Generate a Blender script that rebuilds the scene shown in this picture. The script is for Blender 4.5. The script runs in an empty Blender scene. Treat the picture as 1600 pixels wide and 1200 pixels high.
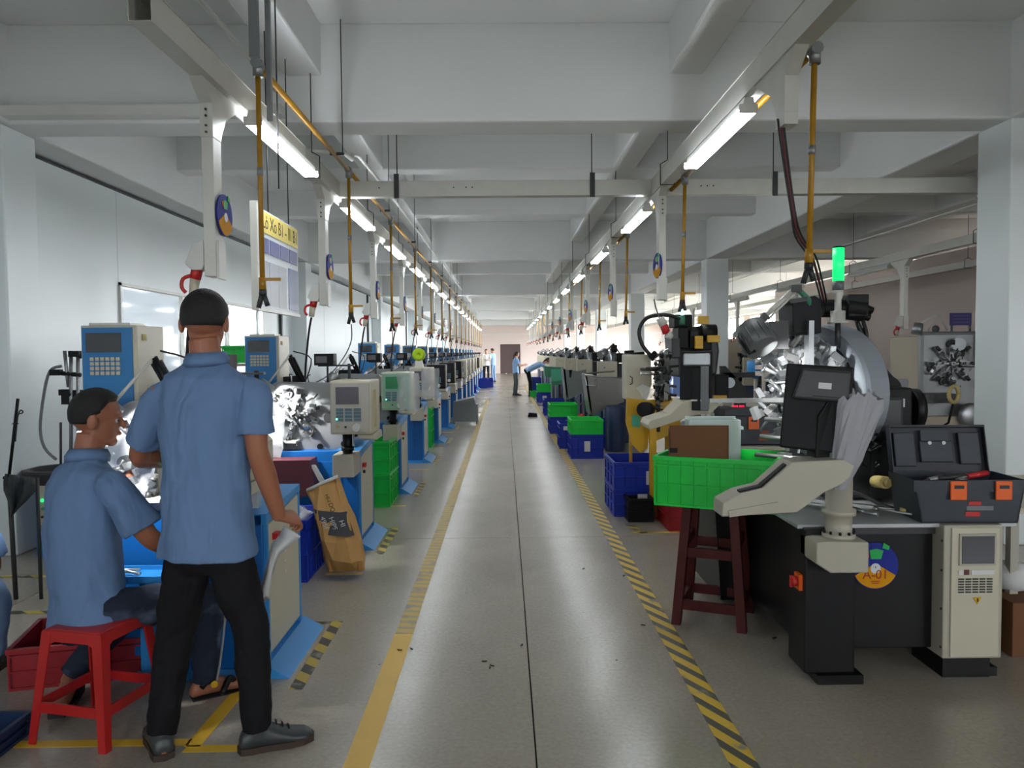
import bpy, math, random
from mathutils import Vector, Matrix, Euler
random.seed(7)
R = math.radians
S = bpy.context.scene
COL = S.collection
# ---------------------------------------------------------------- camera
CAMZ = 1.46; FPX = 1202.0
cd = bpy.data.cameras.new('camera'); cam = bpy.data.objects.new('camera', cd); COL.objects.link(cam)
cd.sensor_width = 36.0; cd.lens = 36.0*FPX/1600.0; cd.clip_start = .05; cd.clip_end = 200
PITCH = R(-2.38); YAW = R(-0.52); ROLL = R(0.5)
cam.matrix_world = (Matrix.Translation((0, 0, CAMZ)) @ Matrix.Rotation(YAW, 4, 'Z') @ Matrix.Rotation(R(90)+PITCH, 4, 'X') @ Matrix.Rotation(-ROLL, 4, 'Z'))
S.camera = cam
# ---------------------------------------------------------------- light of the place
W = bpy.data.worlds.new('world'); S.world = W; W.use_nodes = True
bg = W.node_tree.nodes['Background']; bg.inputs[0].default_value = (0.93, 0.97, 1.0, 1); bg.inputs[1].default_value = 48.0
S.view_settings.view_transform = 'Standard'; S.view_settings.look = 'None'
S.view_settings.gamma = 1; S.view_settings.use_curve_mapping = False
S.view_settings.exposure = 0.48
S.cycles.use_denoising = True; S.cycles.max_bounces = 7; S.cycles.diffuse_bounces = 5
S.cycles.glossy_bounces = 3; S.cycles.transparent_max_bounces = 8; S.cycles.caustics_reflective = False
S.cycles.caustics_refractive = False; S.cycles.sample_clamp_indirect = 6.0
def area_light(name, loc, rot, sx, sy, power, color=(1, 1, 1), portal=False):
    l = bpy.data.lights.new(name, 'AREA'); l.shape = 'RECTANGLE'; l.size = sx; l.size_y = sy; l.energy = power; l.color = color
    if portal: l.cycles.is_portal = True
    o = bpy.data.objects.new(name, l); COL.objects.link(o); o.location = loc; o.rotation_euler = rot; return o
# ---------------------------------------------------------------- helpers
def lin(h):
    h = h.lstrip('#'); c = [int(h[i:i+2], 16)/255 for i in (0, 2, 4)]
    return tuple(x/12.92 if x <= .04045 else ((x+.055)/1.055)**2.4 for x in c)+(1,)
def nn(nt, t, **k):
    n = nt.nodes.new(t)
    for a, b in k.items():
        if a.startswith('i_'): n.inputs[int(a[2:])].default_value = b
        else: setattr(n, a, b)
    return n
def mat(name, hexc, rough=.5, metal=0.0, var=.12, scale=8.0, bump=0.0, emit=None, es=0.0, alpha=None, trans=0.0, spec=.5, bscale=None):
    m = bpy.data.materials.new(name); m.use_nodes = True; nt = m.node_tree; b = nt.nodes['Principled BSDF']
    c = lin(hexc); b.inputs['Base Color'].default_value = c
    b.inputs['Roughness'].default_value = rough; b.inputs['Metallic'].default_value = metal
    b.inputs['Specular IOR Level'].default_value = spec
    tc = nn(nt, 'ShaderNodeTexCoord')
    if var > 0:
        no = nn(nt, 'ShaderNodeTexNoise'); no.inputs['Scale'].default_value = scale; no.inputs['Detail'].default_value = 4
        nt.links.new(tc.outputs['Object'], no.inputs['Vector'])
        mx = nn(nt, 'ShaderNodeMix', data_type='RGBA')
        mx.inputs[6].default_value = tuple(x*(1-var) for x in c[:3])+(1,); mx.inputs[7].default_value = tuple(min(1, x*(1+var)) for x in c[:3])+(1,)
        nt.links.new(no.outputs['Fac'], mx.inputs[0]); nt.links.new(mx.outputs[2], b.inputs['Base Color'])
    if bump > 0:
        n2 = nn(nt, 'ShaderNodeTexNoise'); n2.inputs['Scale'].default_value = bscale or scale*6; n2.inputs['Detail'].default_value = 3
        nt.links.new(tc.outputs['Object'], n2.inputs['Vector'])
        bp = nn(nt, 'ShaderNodeBump'); bp.inputs['Strength'].default_value = bump; bp.inputs['Distance'].default_value = .01
        nt.links.new(n2.outputs['Fac'], bp.inputs['Height']); nt.links.new(bp.outputs[0], b.inputs['Normal'])
    if emit: b.inputs['Emission Color'].default_value = lin(emit); b.inputs['Emission Strength'].default_value = es
    if trans: b.inputs['Transmission Weight'].default_value = trans
    if alpha is not None: b.inputs['Alpha'].default_value = alpha
    m.diffuse_color = c
    return m
def stripe_mat(name, ca, cb, period, width=.5, ang=45, wear=0.0, fade=None, rough=.45):
    """diagonal printed stripes in object space"""
    m = bpy.data.materials.new(name); m.use_nodes = True; nt = m.node_tree; b = nt.nodes['Principled BSDF']; b.inputs['Roughness'].default_value = rough
    tc = nn(nt, 'ShaderNodeTexCoord'); sp = nn(nt, 'ShaderNodeSeparateXYZ'); nt.links.new(tc.outputs['Object'], sp.inputs[0])
    a = nn(nt, 'ShaderNodeMath', operation='MULTIPLY'); a.inputs[1].default_value = math.sin(R(ang))/period; nt.links.new(sp.outputs[0], a.inputs[0])
    c = nn(nt, 'ShaderNodeMath', operation='MULTIPLY_ADD'); c.inputs[1].default_value = math.cos(R(ang))/period; nt.links.new(sp.outputs[1], c.inputs[0]); nt.links.new(a.outputs[0], c.inputs[2])
    f = nn(nt, 'ShaderNodeMath', operation='FRACT'); nt.links.new(c.outputs[0], f.inputs[0])
    g = nn(nt, 'ShaderNodeMath', operation='GREATER_THAN'); g.inputs[1].default_value = width; nt.links.new(f.outputs[0], g.inputs[0])
    mx = nn(nt, 'ShaderNodeMix', data_type='RGBA'); mx.inputs[6].default_value = lin(ca); mx.inputs[7].default_value = lin(cb)
    nt.links.new(g.outputs[0], mx.inputs[0]); out = mx.outputs[2]
    no = nn(nt, 'ShaderNodeTexNoise'); no.inputs['Scale'].default_value = 9; no.inputs['Detail'].default_value = 6; nt.links.new(tc.outputs['Object'], no.inputs['Vector'])
    cr = nn(nt, 'ShaderNodeValToRGB'); cr.color_ramp.elements[0].position = .62-wear*.25; cr.color_ramp.elements[1].position = .72-wear*.15
    nt.links.new(no.outputs['Fac'], cr.inputs[0])
    m2 = nn(nt, 'ShaderNodeMix', data_type='RGBA'); nt.links.new(cr.outputs[0], m2.inputs[0]); nt.links.new(out, m2.inputs[6]); m2.inputs[7].default_value = lin(fade or '8a8478')
    nt.links.new(m2.outputs[2], b.inputs['Base Color']); return m
class MB:
    def __init__(s): s.v = []; s.f = []; s.sm = []
    def add(s, v, f, smooth=False, M=None):
        o = len(s.v)
        if M is not None: v = [M @ Vector(p) for p in v]
        s.v += [tuple(p) for p in v]; s.f += [tuple(i+o for i in q) for q in f]; s.sm += [smooth]*len(f); return s
    def box(s, x0, x1, y0, y1, z0, z1, M=None):
        v = [(x0,y0,z0),(x1,y0,z0),(x1,y1,z0),(x0,y1,z0),(x0,y0,z1),(x1,y0,z1),(x1,y1,z1),(x0,y1,z1)]
        return s.add(v, [(0,3,2,1),(4,5,6,7),(0,1,5,4),(1,2,6,5),(2,3,7,6),(3,0,4,7)], False, M)
    def rb(s, c, d, rot=(0,0,0)):
        M = Matrix.Translation(c) @ Euler(rot).to_matrix().to_4x4(); a, b, e = d[0]/2, d[1]/2, d[2]/2
        return s.box(-a, a, -b, b, -e, e, M)
    def cyl(s, p0, p1, r0, r1=None, n=14, smooth=True):
        p0, p1 = Vector(p0), Vector(p1); r1 = r0 if r1 is None else r1; d = (p1-p0)
        if d.length < 1e-7: return s
        q = d.to_track_quat('Z', 'Y').to_matrix(); v = []
        for p, r in ((p0, r0), (p1, r1)):
            for i in range(n):
                a = 2*math.pi*i/n; v.append(p+q @ Vector((math.cos(a)*r, math.sin(a)*r, 0)))
        f = [(i, (i+1) % n, n+(i+1) % n, n+i) for i in range(n)]
        s.add(v, f, smooth); o = len(s.v)-2*n
        s.f += [tuple(o+i for i in reversed(range(n))), tuple(o+n+i for i in range(n))]; s.sm += [False, False]; return s
    def tube(s, pts, r, n=8, smooth=True, res=0):
        pts = [Vector(p) for p in pts]; rs = r if isinstance(r, (list, tuple)) else [r]*len(pts)
        if res:
            np_, nr = [], []
            for i in range(len(pts)-1):
                a, b, c, d = pts[max(0, i-1)], pts[i], pts[i+1], pts[min(len(pts)-1, i+2)]
                for k in range(res):
                    t = k/res; t2 = t*t; t3 = t2*t
                    np_.append(.5*((2*b)+(-a+c)*t+(2*a-5*b+4*c-d)*t2+(-a+3*b-3*c+d)*t3)); nr.append(rs[i]*(1-t)+rs[i+1]*t)
            pts = np_+[pts[-1]]; rs = nr+[rs[-1]]
        T = [(pts[min(i+1, len(pts)-1)]-pts[max(i-1, 0)]).normalized() for i in range(len(pts))]
        u = T[0].orthogonal().normalized(); v = []
        for i, p in enumerate(pts):
            u = (u-T[i]*u.dot(T[i]));
            if u.length < 1e-6: u = T[i].orthogonal()
            u.normalize(); w = T[i].cross(u)
            for k in range(n):
                a = 2*math.pi*k/n; v.append(p+(u*math.cos(a)+w*math.sin(a))*rs[i])
        f = []
        for i in range(len(pts)-1):
            for k in range(n): f.append((i*n+k, i*n+(k+1) % n, (i+1)*n+(k+1) % n, (i+1)*n+k))
        f += [tuple(reversed(range(n))), tuple((len(pts)-1)*n+k for k in range(n))]
        return s.add(v, f, smooth)
    def prism(s, poly, a, b, axis='y', M=None):
        """poly: 2D points; axis y: (x,z), axis x: (y,z), axis z: (x,y)"""
        def P(p, t): return {'y': (p[0], t, p[1]), 'x': (t, p[0], p[1]), 'z': (p[0], p[1], t)}[axis]
        n = len(poly); v = [P(p, a) for p in poly]+[P(p, b) for p in poly]
        ar = sum(poly[i][0]*poly[(i+1) % n][1]-poly[(i+1) % n][0]*poly[i][1] for i in range(n))
        f = [tuple(range(n)), tuple(reversed(range(n, 2*n)))]+[(i, n+i, n+(i+1) % n, (i+1) % n) for i in range(n)]
        flip = (ar > 0) == (axis != 'y')
        if a > b: flip = not flip
        if flip: f = [tuple(reversed(q)) for q in f]
        return s.add(v, f, False, M)
    def lathe(s, prof, c=(0,0,0), n=24, axis=(0,0,1), smooth=True):
        q = Vector(axis).to_track_quat('Z', 'Y').to_matrix(); c = Vector(c); v = []
        for r, z in prof:
            for i in range(n):
                a = 2*math.pi*i/n; v.append(c+q @ Vector((r*math.cos(a), r*math.sin(a), z)))
        f = [(j*n+i, j*n+(i+1) % n, (j+1)*n+(i+1) % n, (j+1)*n+i) for j in range(len(prof)-1) for i in range(n)]
        f += [tuple(reversed(range(n))), tuple((len(prof)-1)*n+i for i in range(n))]
        return s.add(v, f, smooth)
    def ball(s, c, r, n=16, m=10, M=None):
        r = r if isinstance(r, (tuple, list)) else (r, r, r); v = []; c = Vector(c)
        v.append(Vector((0, 0, -r[2])))
        for j in range(1, m):
            t = -math.pi/2+math.pi*j/m
            for i in range(n):
                a = 2*math.pi*i/n; v.append(Vector((r[0]*math.cos(t)*math.cos(a), r[1]*math.cos(t)*math.sin(a), r[2]*math.sin(t))))
        v.append(Vector((0, 0, r[2])))
        if M is not None: v = [M @ p for p in v]
        v = [p+c for p in v]
        f = [(0, 1+(i+1) % n, 1+i) for i in range(n)]
        for j in range(m-2):
            for i in range(n): f.append((1+j*n+i, 1+j*n+(i+1) % n, 1+(j+1)*n+(i+1) % n, 1+(j+1)*n+i))
        L = len(v)-1; o = 1+(m-2)*n
        f += [(o+i, o+(i+1) % n, L) for i in range(n)]
        return s.add(v, f, True)
    def loft(s, rings, n=20, smooth=True):
        """rings: (centre, half width, half depth, x axis, y axis)"""
        v = []
        for c, a, b, ux, uy in rings:
            c, ux, uy = Vector(c), Vector(ux), Vector(uy)
            for i in range(n):
                t = 2*math.pi*i/n; v.append(c+ux*a*math.cos(t)+uy*b*math.sin(t))
        f = [(j*n+i, j*n+(i+1) % n, (j+1)*n+(i+1) % n, (j+1)*n+i) for j in range(len(rings)-1) for i in range(n)]
        f += [tuple(reversed(range(n))), tuple((len(rings)-1)*n+i for i in range(n))]
        return s.add(v, f, smooth)
    def build(s, name, m, parent=None, world=False, bevel=0, M=None, label=None):
        me = bpy.data.meshes.new(name); v = s.v
        if world and parent is not None:
            inv = parent_mw(parent).inverted(); v = [inv @ Vector(p) for p in v]
        if M is not None: v = [M @ Vector(p) for p in v]
        me.from_pydata([tuple(p) for p in v], [], s.f); me.polygons.foreach_set('use_smooth', s.sm); me.update()
        me.materials.append(m); o = bpy.data.objects.new(name, me); COL.objects.link(o)
        if parent is not None: o.parent = parent
        if bevel:
            b = o.modifiers.new('bevel', 'BEVEL'); b.width = bevel; b.segments = 2; b.limit_method = 'ANGLE'; b.angle_limit = R(40)
        if label: o['label'] = label
        return o
def parent_mw(o):
    m = o.matrix_basis.copy()
    while o.parent: o = o.parent; m = o.matrix_basis @ m
    return m
def thing(name, label, cat, loc=(0,0,0), rotz=0, group=None):
    o = bpy.data.objects.new(name, None); COL.objects.link(o); o.location = loc; o.rotation_euler = (0, 0, rotz); o.empty_display_size = .1
    o['label'] = label; o['category'] = cat
    if group: o['group'] = group
    return o
def tag(o, label, cat, group=None, kind=None):
    o['label'] = label; o['category'] = cat
    if group: o['group'] = group
    if kind: o['kind'] = kind
    return o
def struct(name, mb, m, parent=None, label=None, bevel=0):
    o = mb.build(name, m, parent, bevel=bevel)
    if parent is None: o['kind'] = 'structure'
    if label: o['label'] = label
    return o
def kids(o): return [c for c in COL.objects if c.parent == o]
KID = {}
def dup(root, loc, rotz=None, label=None, group=None, swap=None, drop=()):
    """copy a thing with copies of its parts and sub-parts"""
    key = root.name
    if key not in KID: KID[key] = [(c, kids(c)) for c in kids(root)]
    r = root.copy(); COL.objects.link(r); r.location = loc
    if rotz is not None: r.rotation_euler = (0, 0, rotz)
    if label: r['label'] = label
    if group: r['group'] = group
    def cp(c, p):
        d = c.copy(); COL.objects.link(d); d.parent = p
        if swap and d.type == 'MESH' and d.data.materials:
            nmn = d.data.materials[0].name
            if nmn in swap:
                d.data = c.data.copy(); d.data.materials[0] = swap[nmn]
        return d
    for c, gs in KID[key]:
        if c.name.split('.')[0] in drop: continue
        d = cp(c, r)
        for g in gs: cp(g, d)
    return r
def text(s_, name, m, parent, loc, rot, size, ext=.0006, align='CENTER', sx=1.0):
    c = bpy.data.curves.new(name, 'FONT'); c.body = s_; c.size = size; c.extrude = ext; c.align_x = align; c.align_y = 'CENTER'
    c.materials.append(m); tmp = bpy.data.objects.new('tmp', c); COL.objects.link(tmp); bpy.context.view_layer.update()
    me = bpy.data.meshes.new_from_object(tmp.evaluated_get(bpy.context.evaluated_depsgraph_get())); bpy.data.objects.remove(tmp)
    o = bpy.data.objects.new(name, me); COL.objects.link(o); o.parent = parent
    o.location = loc; o.rotation_euler = rot; o.scale = (sx, 1, 1); return o
def at(px, py, Y):
    """photo pixel (1600x1200) at distance Y down the hall -> world point"""
    v = cam.matrix_world.to_3x3() @ Vector(((px-800)/FPX, -(py-600)/FPX, -1.0))
    t = Y/v.y; return Vector((v.x*t, Y, CAMZ+v.z*t))
def ppoly(pts, Y): return [(at(x, y, Y).x, at(x, y, Y).z) for x, y in pts]
def X_(px, Y, py=700): return at(px, py, Y).x
def Z_(py, Y, px=800): return at(px, py, Y).z
ORD = 'first second third fourth fifth sixth seventh eighth ninth tenth eleventh twelfth thirteenth fourteenth fifteenth sixteenth seventeenth eighteenth nineteenth twentieth twenty-first twenty-second twenty-third twenty-fourth'.split()
# ---------------------------------------------------------------- materials
m_wall = mat('wall_paint', 'e2e9ea', .35, var=.03, scale=.8, bump=.04, bscale=3)
m_ceil = mat('ceiling_paint', 'e0e2e1', .85, var=.05, scale=1.2, bump=.08, bscale=14)
m_wallr = mat('warm_wall_paint', 'd2c3bd', .8, var=.04, scale=.5)
m_beige = mat('beige_partition', 'b5ab98', .7, var=.05, scale=2)
m_white = mat('white_enamel', 'd0d0ca', .35, var=.05, scale=6)
m_tray = mat('galvanised_tray', 'c8c7bf', .38, .15, var=.08, scale=12)
m_cream = mat('cream_enamel', 'bfb9a5', .4, var=.05, scale=9)
m_cream2 = mat('grey_cream_enamel', 'a9a495', .42, var=.05, scale=9)
m_blue = mat('blue_enamel', '1b70ac', .35, var=.10, scale=5)
m_blue2 = mat('bright_blue_enamel', '2f86c8', .35, var=.06, scale=5)
m_navy = mat('dark_blue_enamel', '1a2f52', .4, var=.1)
m_black = mat('black_enamel', '0c0c0f', .45, var=.2, scale=10, spec=.3)
m_blackp = mat('black_plastic', '101012', .55, var=.15, scale=10, spec=.25)
m_dark = mat('dark_grey_metal', '3a3b3c', .45, .4, var=.2, scale=14)
m_steel = mat('bright_steel', 'b8bab8', .28, .85, var=.15, scale=20)
m_steel2 = mat('machined_steel', '94979a', .35, .8, var=.2, scale=9)
m_plate = mat('grey_machine_plate', '8e9193', .4, .35, var=.12, scale=5)
m_lplate = mat('light_machine_plate', 'b4b7ba', .33, .35, var=.08, scale=5)
m_red = mat('red_plastic', 'b9201f', .4, var=.1)
m_redst = mat('stool_red_plastic', 'a81c1c', .38, var=.10, scale=6)
m_redcr = mat('red_crate_plastic', '8c0f1c', .45, var=.08)
m_mahog = mat('dark_red_paint', '46130f', .55, var=.25, scale=12, bump=.1, spec=.25)
m_green = mat('green_crate_plastic', '05b43e', .38, var=.08)
m_lgreen = mat('bright_green_crate_plastic', '08c440', .38, var=.08)
m_bluec = mat('blue_crate_plastic', '0c2da0', .38, var=.10)
m_yel = mat('yellow_enamel', 'c79a10', .42, var=.10)
m_yelp = mat('yellow_pipe_paint', 'a87a18', .42, var=.22, scale=14)
m_tape = mat('solid_yellow_tape', 'd6ac30', .4, var=.10, scale=7)
m_hatch = stripe_mat('hazard_tape', 'd2ae3c', '55534a', .085, .55, 62, wear=.15)
m_hatch2 = stripe_mat('worn_hazard_tape', 'c2a44c', 'a39468', .085, .6, 10, wear=.35)
m_hatchs = stripe_mat('thin_hazard_tape', 'b59d3e', '3d3c36', .13, .5, 40, wear=.25)
m_skin = mat('skin', '9a6248', .55, var=.08, scale=14, bump=.03)
m_skin2 = mat('lighter_skin', 'b98468', .55, var=.06, scale=14)
m_hair = mat('black_hair', '0e0c0c', .6, var=.4, scale=60, bump=.5, bscale=260)
m_hair2 = mat('brown_black_hair', '231817', .6, var=.4, scale=60, bump=.4, bscale=200)
m_shirt = mat('light_blue_cotton', '637ea3', .85, var=.05, scale=30, bump=.10, bscale=420, spec=.2)
def cloth_bump(m, s, sc, st):
    nt = m.node_tree; b = nt.nodes['Principled BSDF']; tc = nn(nt, 'ShaderNodeTexCoord'); mp = nn(nt, 'ShaderNodeMapping'); mp.inputs['Scale'].default_value = sc
    nt.links.new(tc.outputs['Object'], mp.inputs[0]); no = nn(nt, 'ShaderNodeTexNoise'); no.inputs['Scale'].default_value = s; no.inputs['Detail'].default_value = 2; no.inputs['Distortion'].default_value = .8
    nt.links.new(mp.outputs[0], no.inputs['Vector']); bp = nn(nt, 'ShaderNodeBump'); bp.inputs['Strength'].default_value = st; bp.inputs['Distance'].default_value = .06
    nt.links.new(no.outputs['Fac'], bp.inputs['Height']); nt.links.new(bp.outputs[0], b.inputs['Normal'])
cloth_bump(m_shirt, 3.2, (2.6, 2.6, .8), .55)
m_shirt2 = mat('pale_blue_cotton', '90b1da', .85, var=.05, scale=30, spec=.2)
m_pants = mat('black_trouser_cloth', '17171a', .85, var=.12, scale=12, bump=.08, bscale=60, spec=.2)
cloth_bump(m_pants, 4, (2, 2, 1.6), .5)
m_grey_p = mat('grey_trouser_cloth', '53585c', .85, var=.12)
m_shoe = mat('dark_grey_leather', '33373a', .4, var=.25, scale=20)
m_sole = mat('brown_rubber_sole', '3c2c22', .7)
m_sole2 = mat('dark_rubber', '191919', .7)
m_glassy = mat('dark_screen', '33363c', .12, var=.05)
m_screen = mat('grey_screen', '5a5a60', .2, var=.08)
m_gscreen = mat('green_screen_film', '1e7c4c', .25)
m_sgreen = mat('pale_green_face', '86ab94', .4)
m_key = mat('pale_keys', 'bdb79d', .5)
m_keyb = mat('grey_blue_keys', '56707c', .5)
m_paper = mat('white_paper', 'cfcfcf', .8, var=.05)
m_paperg = mat('greyish_paper', '97979d', .7, var=.06, bump=.3, bscale=20)
m_kraft = mat('kraft_paper', 'b0854c', .75, var=.08, scale=10, bump=.25, bscale=18)
m_kraftd = mat('charcoal_print', '35343a', .7)
m_card = mat('brown_cardboard', '6b4527', .8, var=.07, scale=6)
m_foam = mat('white_foam_board', 'c4d2cd', .7, var=.03)
m_lblue = mat('light_blue_card', '5f96c8', .6)
m_orange = mat('orange_plastic', 'dd5c10', .4)
m_tbox = mat('navy_grey_plastic', '262c36', .5, var=.1)
m_tbox2 = mat('dark_panel_plastic', '1b1f27', .5, var=.1)
m_stain = mat('stainless_sheet', '85827f', .3, .75, var=.12, scale=4)
m_stain2 = mat('dull_grey_sheet', '7f8484', .45, .3, var=.1, scale=4)
m_teal = mat('green_painted_steel', '3b7d62', .45, var=.12)
m_lteal = mat('light_green_film', '49a886', .35)
m_rag = mat('grey_rag', '41474a', .95, var=.2, scale=20, bump=.3)
m_maroon = mat('maroon_sheet', '5c2a33', .5, var=.15)
m_tube = mat('lamp_tube', 'ffffff', .3, var=0, emit='f2f8ff', es=26.0)
m_glow = mat('work_light_panel', 'ffffff', .3, var=0, emit='f4f8ff', es=10.0)
m_led = mat('green_beacon', '20d080', .3, var=0, emit='10e060', es=1.25)
m_ledw = mat('beacon_core', 'a0ffe0', .3, var=0, emit='7dffd6', es=5)
m_redled = mat('red_digits', 'ff1030', .3, var=0, emit='ff1040', es=2.0)
m_cyanled = mat('small_indicator', '60ffd0', .3, var=0, emit='60ffd0', es=4)
m_purple = mat('purple_board_print', '3b2f72', .6, var=.1)
m_signy = mat('sign_yellow', 'd8c15a', .5, var=0)
m_signw = mat('sign_white', 'c7ced4', .4, var=.03)
m_signb = mat('sign_violet_blue', '4a4f86', .4, var=.1)
m_signd = mat('sign_dark_blue', '2c4a80', .35, var=.1)
m_ink = mat('dark_ink', '2a2618', .6, var=0)
m_redink = mat('red_ink', '9c2a12', .6, var=0)
m_dblue = mat('disc_blue', '222d85', .6, var=.05, spec=.2)
m_dyel = mat('disc_amber', 'c98a08', .65, var=.05, spec=.15)
m_dgreen = mat('disc_green', '15a04a', .4, var=.1)
m_copper = mat('red_cable', '5a1c22', .5)
m_cable = mat('black_cable', '151515', .5)
m_gcable = mat('grey_cable', '6a6d70', .5)
m_lime = mat('lime_plastic', 'b0d40e', .4)
m_door = mat('brown_door', '4a3a38', .6, var=.06)
m_film = mat('clear_film', 'e4e8ea', .15, var=0, alpha=.38, bump=.6, bscale=16, spec=.8)
m_pocket = mat('clear_pocket', 'dcdde4', .2, var=0, alpha=.45)
m_pane = mat('window_pane', 'e8f0f4', .03, var=0, alpha=.12)
m_fill_pane = mat('fill_window_pane', 'aeb4b8', .3, var=0, alpha=.68)  # dims the fill windows added behind the camera
m_tint = mat('tinted_pane', '8e969c', .06, var=0, alpha=.8)
m_tan = mat('tan_band', 'b9a66a', .6)
m_denim = None
def denim():
    m = mat('dark_washed_denim', '232b3a', .8, var=.35, scale=7, bump=.1, bscale=150, spec=.2)
    nt = m.node_tree; b = nt.nodes['Principled BSDF']; old = b.inputs['Base Color'].links[0].from_socket
    no = nn(nt, 'ShaderNodeTexNoise'); no.inputs['Scale'].default_value = 3.3; no.inputs['Detail'].default_value = 8
    cr = nn(nt, 'ShaderNodeValToRGB'); cr.color_ramp.elements[0].position = .55; cr.color_ramp.elements[1].position = .72
    nt.links.new(no.outputs['Fac'], cr.inputs[0]); mx = nn(nt, 'ShaderNodeMix', data_type='RGBA'); nt.links.new(cr.outputs[0], mx.inputs[0])
    nt.links.new(old, mx.inputs[6]); mx.inputs[7].default_value = lin('5a6880'); nt.links.new(mx.outputs[2], b.inputs['Base Color']); return m
m_denim = denim()
m_jean = mat('light_blue_denim', '6b84a6', .85, var=.15)
def floor_mat():
    m = bpy.data.materials.new('polished_concrete'); m.use_nodes = True; nt = m.node_tree; b = nt.nodes['Principled BSDF']
    tc = nn(nt, 'ShaderNodeTexCoord'); mp = nn(nt, 'ShaderNodeMapping'); mp.inputs['Scale'].default_value = (1, .6, 1)
    nt.links.new(tc.outputs['Object'], mp.inputs[0])
    n1 = nn(nt, 'ShaderNodeTexNoise'); n1.inputs['Scale'].default_value = 1.4; n1.inputs['Detail'].default_value = 9; n1.inputs['Roughness'].default_value = .65
    nt.links.new(mp.outputs[0], n1.inputs['Vector'])
    cr = nn(nt, 'ShaderNodeValToRGB'); e = cr.color_ramp.elements; e[0].position = .15; e[0].color = lin('8e8578'); e[1].position = .85; e[1].color = lin('a9a194')
    nt.links.new(n1.outputs['Fac'], cr.inputs[0])
    n3 = nn(nt, 'ShaderNodeTexNoise'); n3.inputs['Scale'].default_value = 55; n3.inputs['Detail'].default_value = 4; nt.links.new(tc.outputs['Object'], n3.inputs['Vector'])
    mx = nn(nt, 'ShaderNodeMix', data_type='RGBA', blend_type='OVERLAY'); mx.inputs[0].default_value = .25
    nt.links.new(cr.outputs[0], mx.inputs[6]); nt.links.new(n3.outputs['Fac'], mx.inputs[7])
    # dark specks
    vo = nn(nt, 'ShaderNodeTexVoronoi'); vo.inputs['Scale'].default_value = 2.6; nt.links.new(tc.outputs['Object'], vo.inputs['Vector'])
    lt = nn(nt, 'ShaderNodeMath', operation='LESS_THAN'); lt.inputs[1].default_value = .018; nt.links.new(vo.outputs['Distance'], lt.inputs[0])
    m2 = nn(nt, 'ShaderNodeMix', data_type='RGBA'); nt.links.new(lt.outputs[0], m2.inputs[0]); nt.links.new(mx.outputs[2], m2.inputs[6]); m2.inputs[7].default_value = lin('2c2824')
    nt.links.new(m2.outputs[2], b.inputs['Base Color'])
    n2 = nn(nt, 'ShaderNodeTexNoise'); n2.inputs['Scale'].default_value = 5; n2.inputs['Detail'].default_value = 7; nt.links.new(mp.outputs[0], n2.inputs['Vector'])
    c2 = nn(nt, 'ShaderNodeMapRange'); c2.inputs[1].default_value = .1; c2.inputs[2].default_value = .9; c2.inputs[3].default_value = .215; c2.inputs[4].default_value = .265
    nt.links.new(n2.outputs['Fac'], c2.inputs[0]); nt.links.new(c2.outputs[0], b.inputs['Roughness'])
    bp = nn(nt, 'ShaderNodeBump'); bp.inputs['Strength'].default_value = .03; bp.inputs['Distance'].default_value = .02
    n4 = nn(nt, 'ShaderNodeTexNoise'); n4.inputs['Scale'].default_value = 7; n4.inputs['Detail'].default_value = 3; nt.links.new(tc.outputs['Object'], n4.inputs['Vector'])
    nt.links.new(n4.outputs['Fac'], bp.inputs['Height']); nt.links.new(bp.outputs[0], b.inputs['Normal'])
    b.inputs['Specular IOR Level'].default_value = .7
    return m
m_floor = floor_mat()
m_under = mat('joint_filler', '2b2723', .9, var=.1)
# ================================================================ the setting
YF = 53.0; XR = 11.5; XL = -3.85; YB = -3.0; ZC = 3.82; ZB = 3.12; ZS = 3.45
fl = struct('floor', MB().box(XL-.3, XR+.3, YB, YF+.2, -.12, -.012), m_under)
xs = [XL-.3, -2.9, .1, 3.1, 6.1, 9.1, XR+.3]; ys = [YB, 0.0, 6.0, 12.0, 18.0, 24.0, 30.0, 36.0, 42.0, 48.0, YF+.2]
for i in range(len(xs)-1):
    for j in range(len(ys)-1):
        MB().box(xs[i]+.003, xs[i+1]-.003, ys[j]+.0025, ys[j+1]-.0025, -.012, 0).build('slab', m_floor, fl)
# ceiling and beams
ce = struct('ceiling', MB().box(XL-.4, XR+.4, YB, YF+.3, ZC, ZC+.15), m_ceil)
mainY = [-2.78+8.4*i for i in range(7)]           # near faces of the deep cross beams
for y in mainY:
    MB().box(XL-.1, XR+.1, y, y+.34, ZB, ZC+.01).build('cross_beam', m_ceil, ce, bevel=.02)
for y in mainY:
    for d in (2.83, 5.66):
        if y+d < YF: MB().box(XL-.1, XR+.1, y+d, y+d+.25, ZS, ZC+.01).build('secondary_beam', m_ceil, ce, bevel=.015)
for x, w in ((-1.55, .25), (1.2, .25), (6.3, .25), (8.9, .25)):
    MB().box(x, x+w, YB, YF, ZS+.002, ZC+.01).build('secondary_beam', m_ceil, ce, bevel=.015)
for x, w in ((-3.9, .37), (3.68, .4), (11.2, .4)):
    MB().box(x, x+w, YB, YF, ZB+.002, ZC+.01).build('long_beam', m_ceil, ce, bevel=.02)
n = 0
for y in mainY[1:]:
    for x in (-3.98, 3.68, 11.15):
        n += 1
        o = struct('pillar_%d' % n, MB().box(x, x+.4, y-.02, y+.38, 0, ZB+.004), m_wall if x < 10 else m_wallr, bevel=.012)
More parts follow.
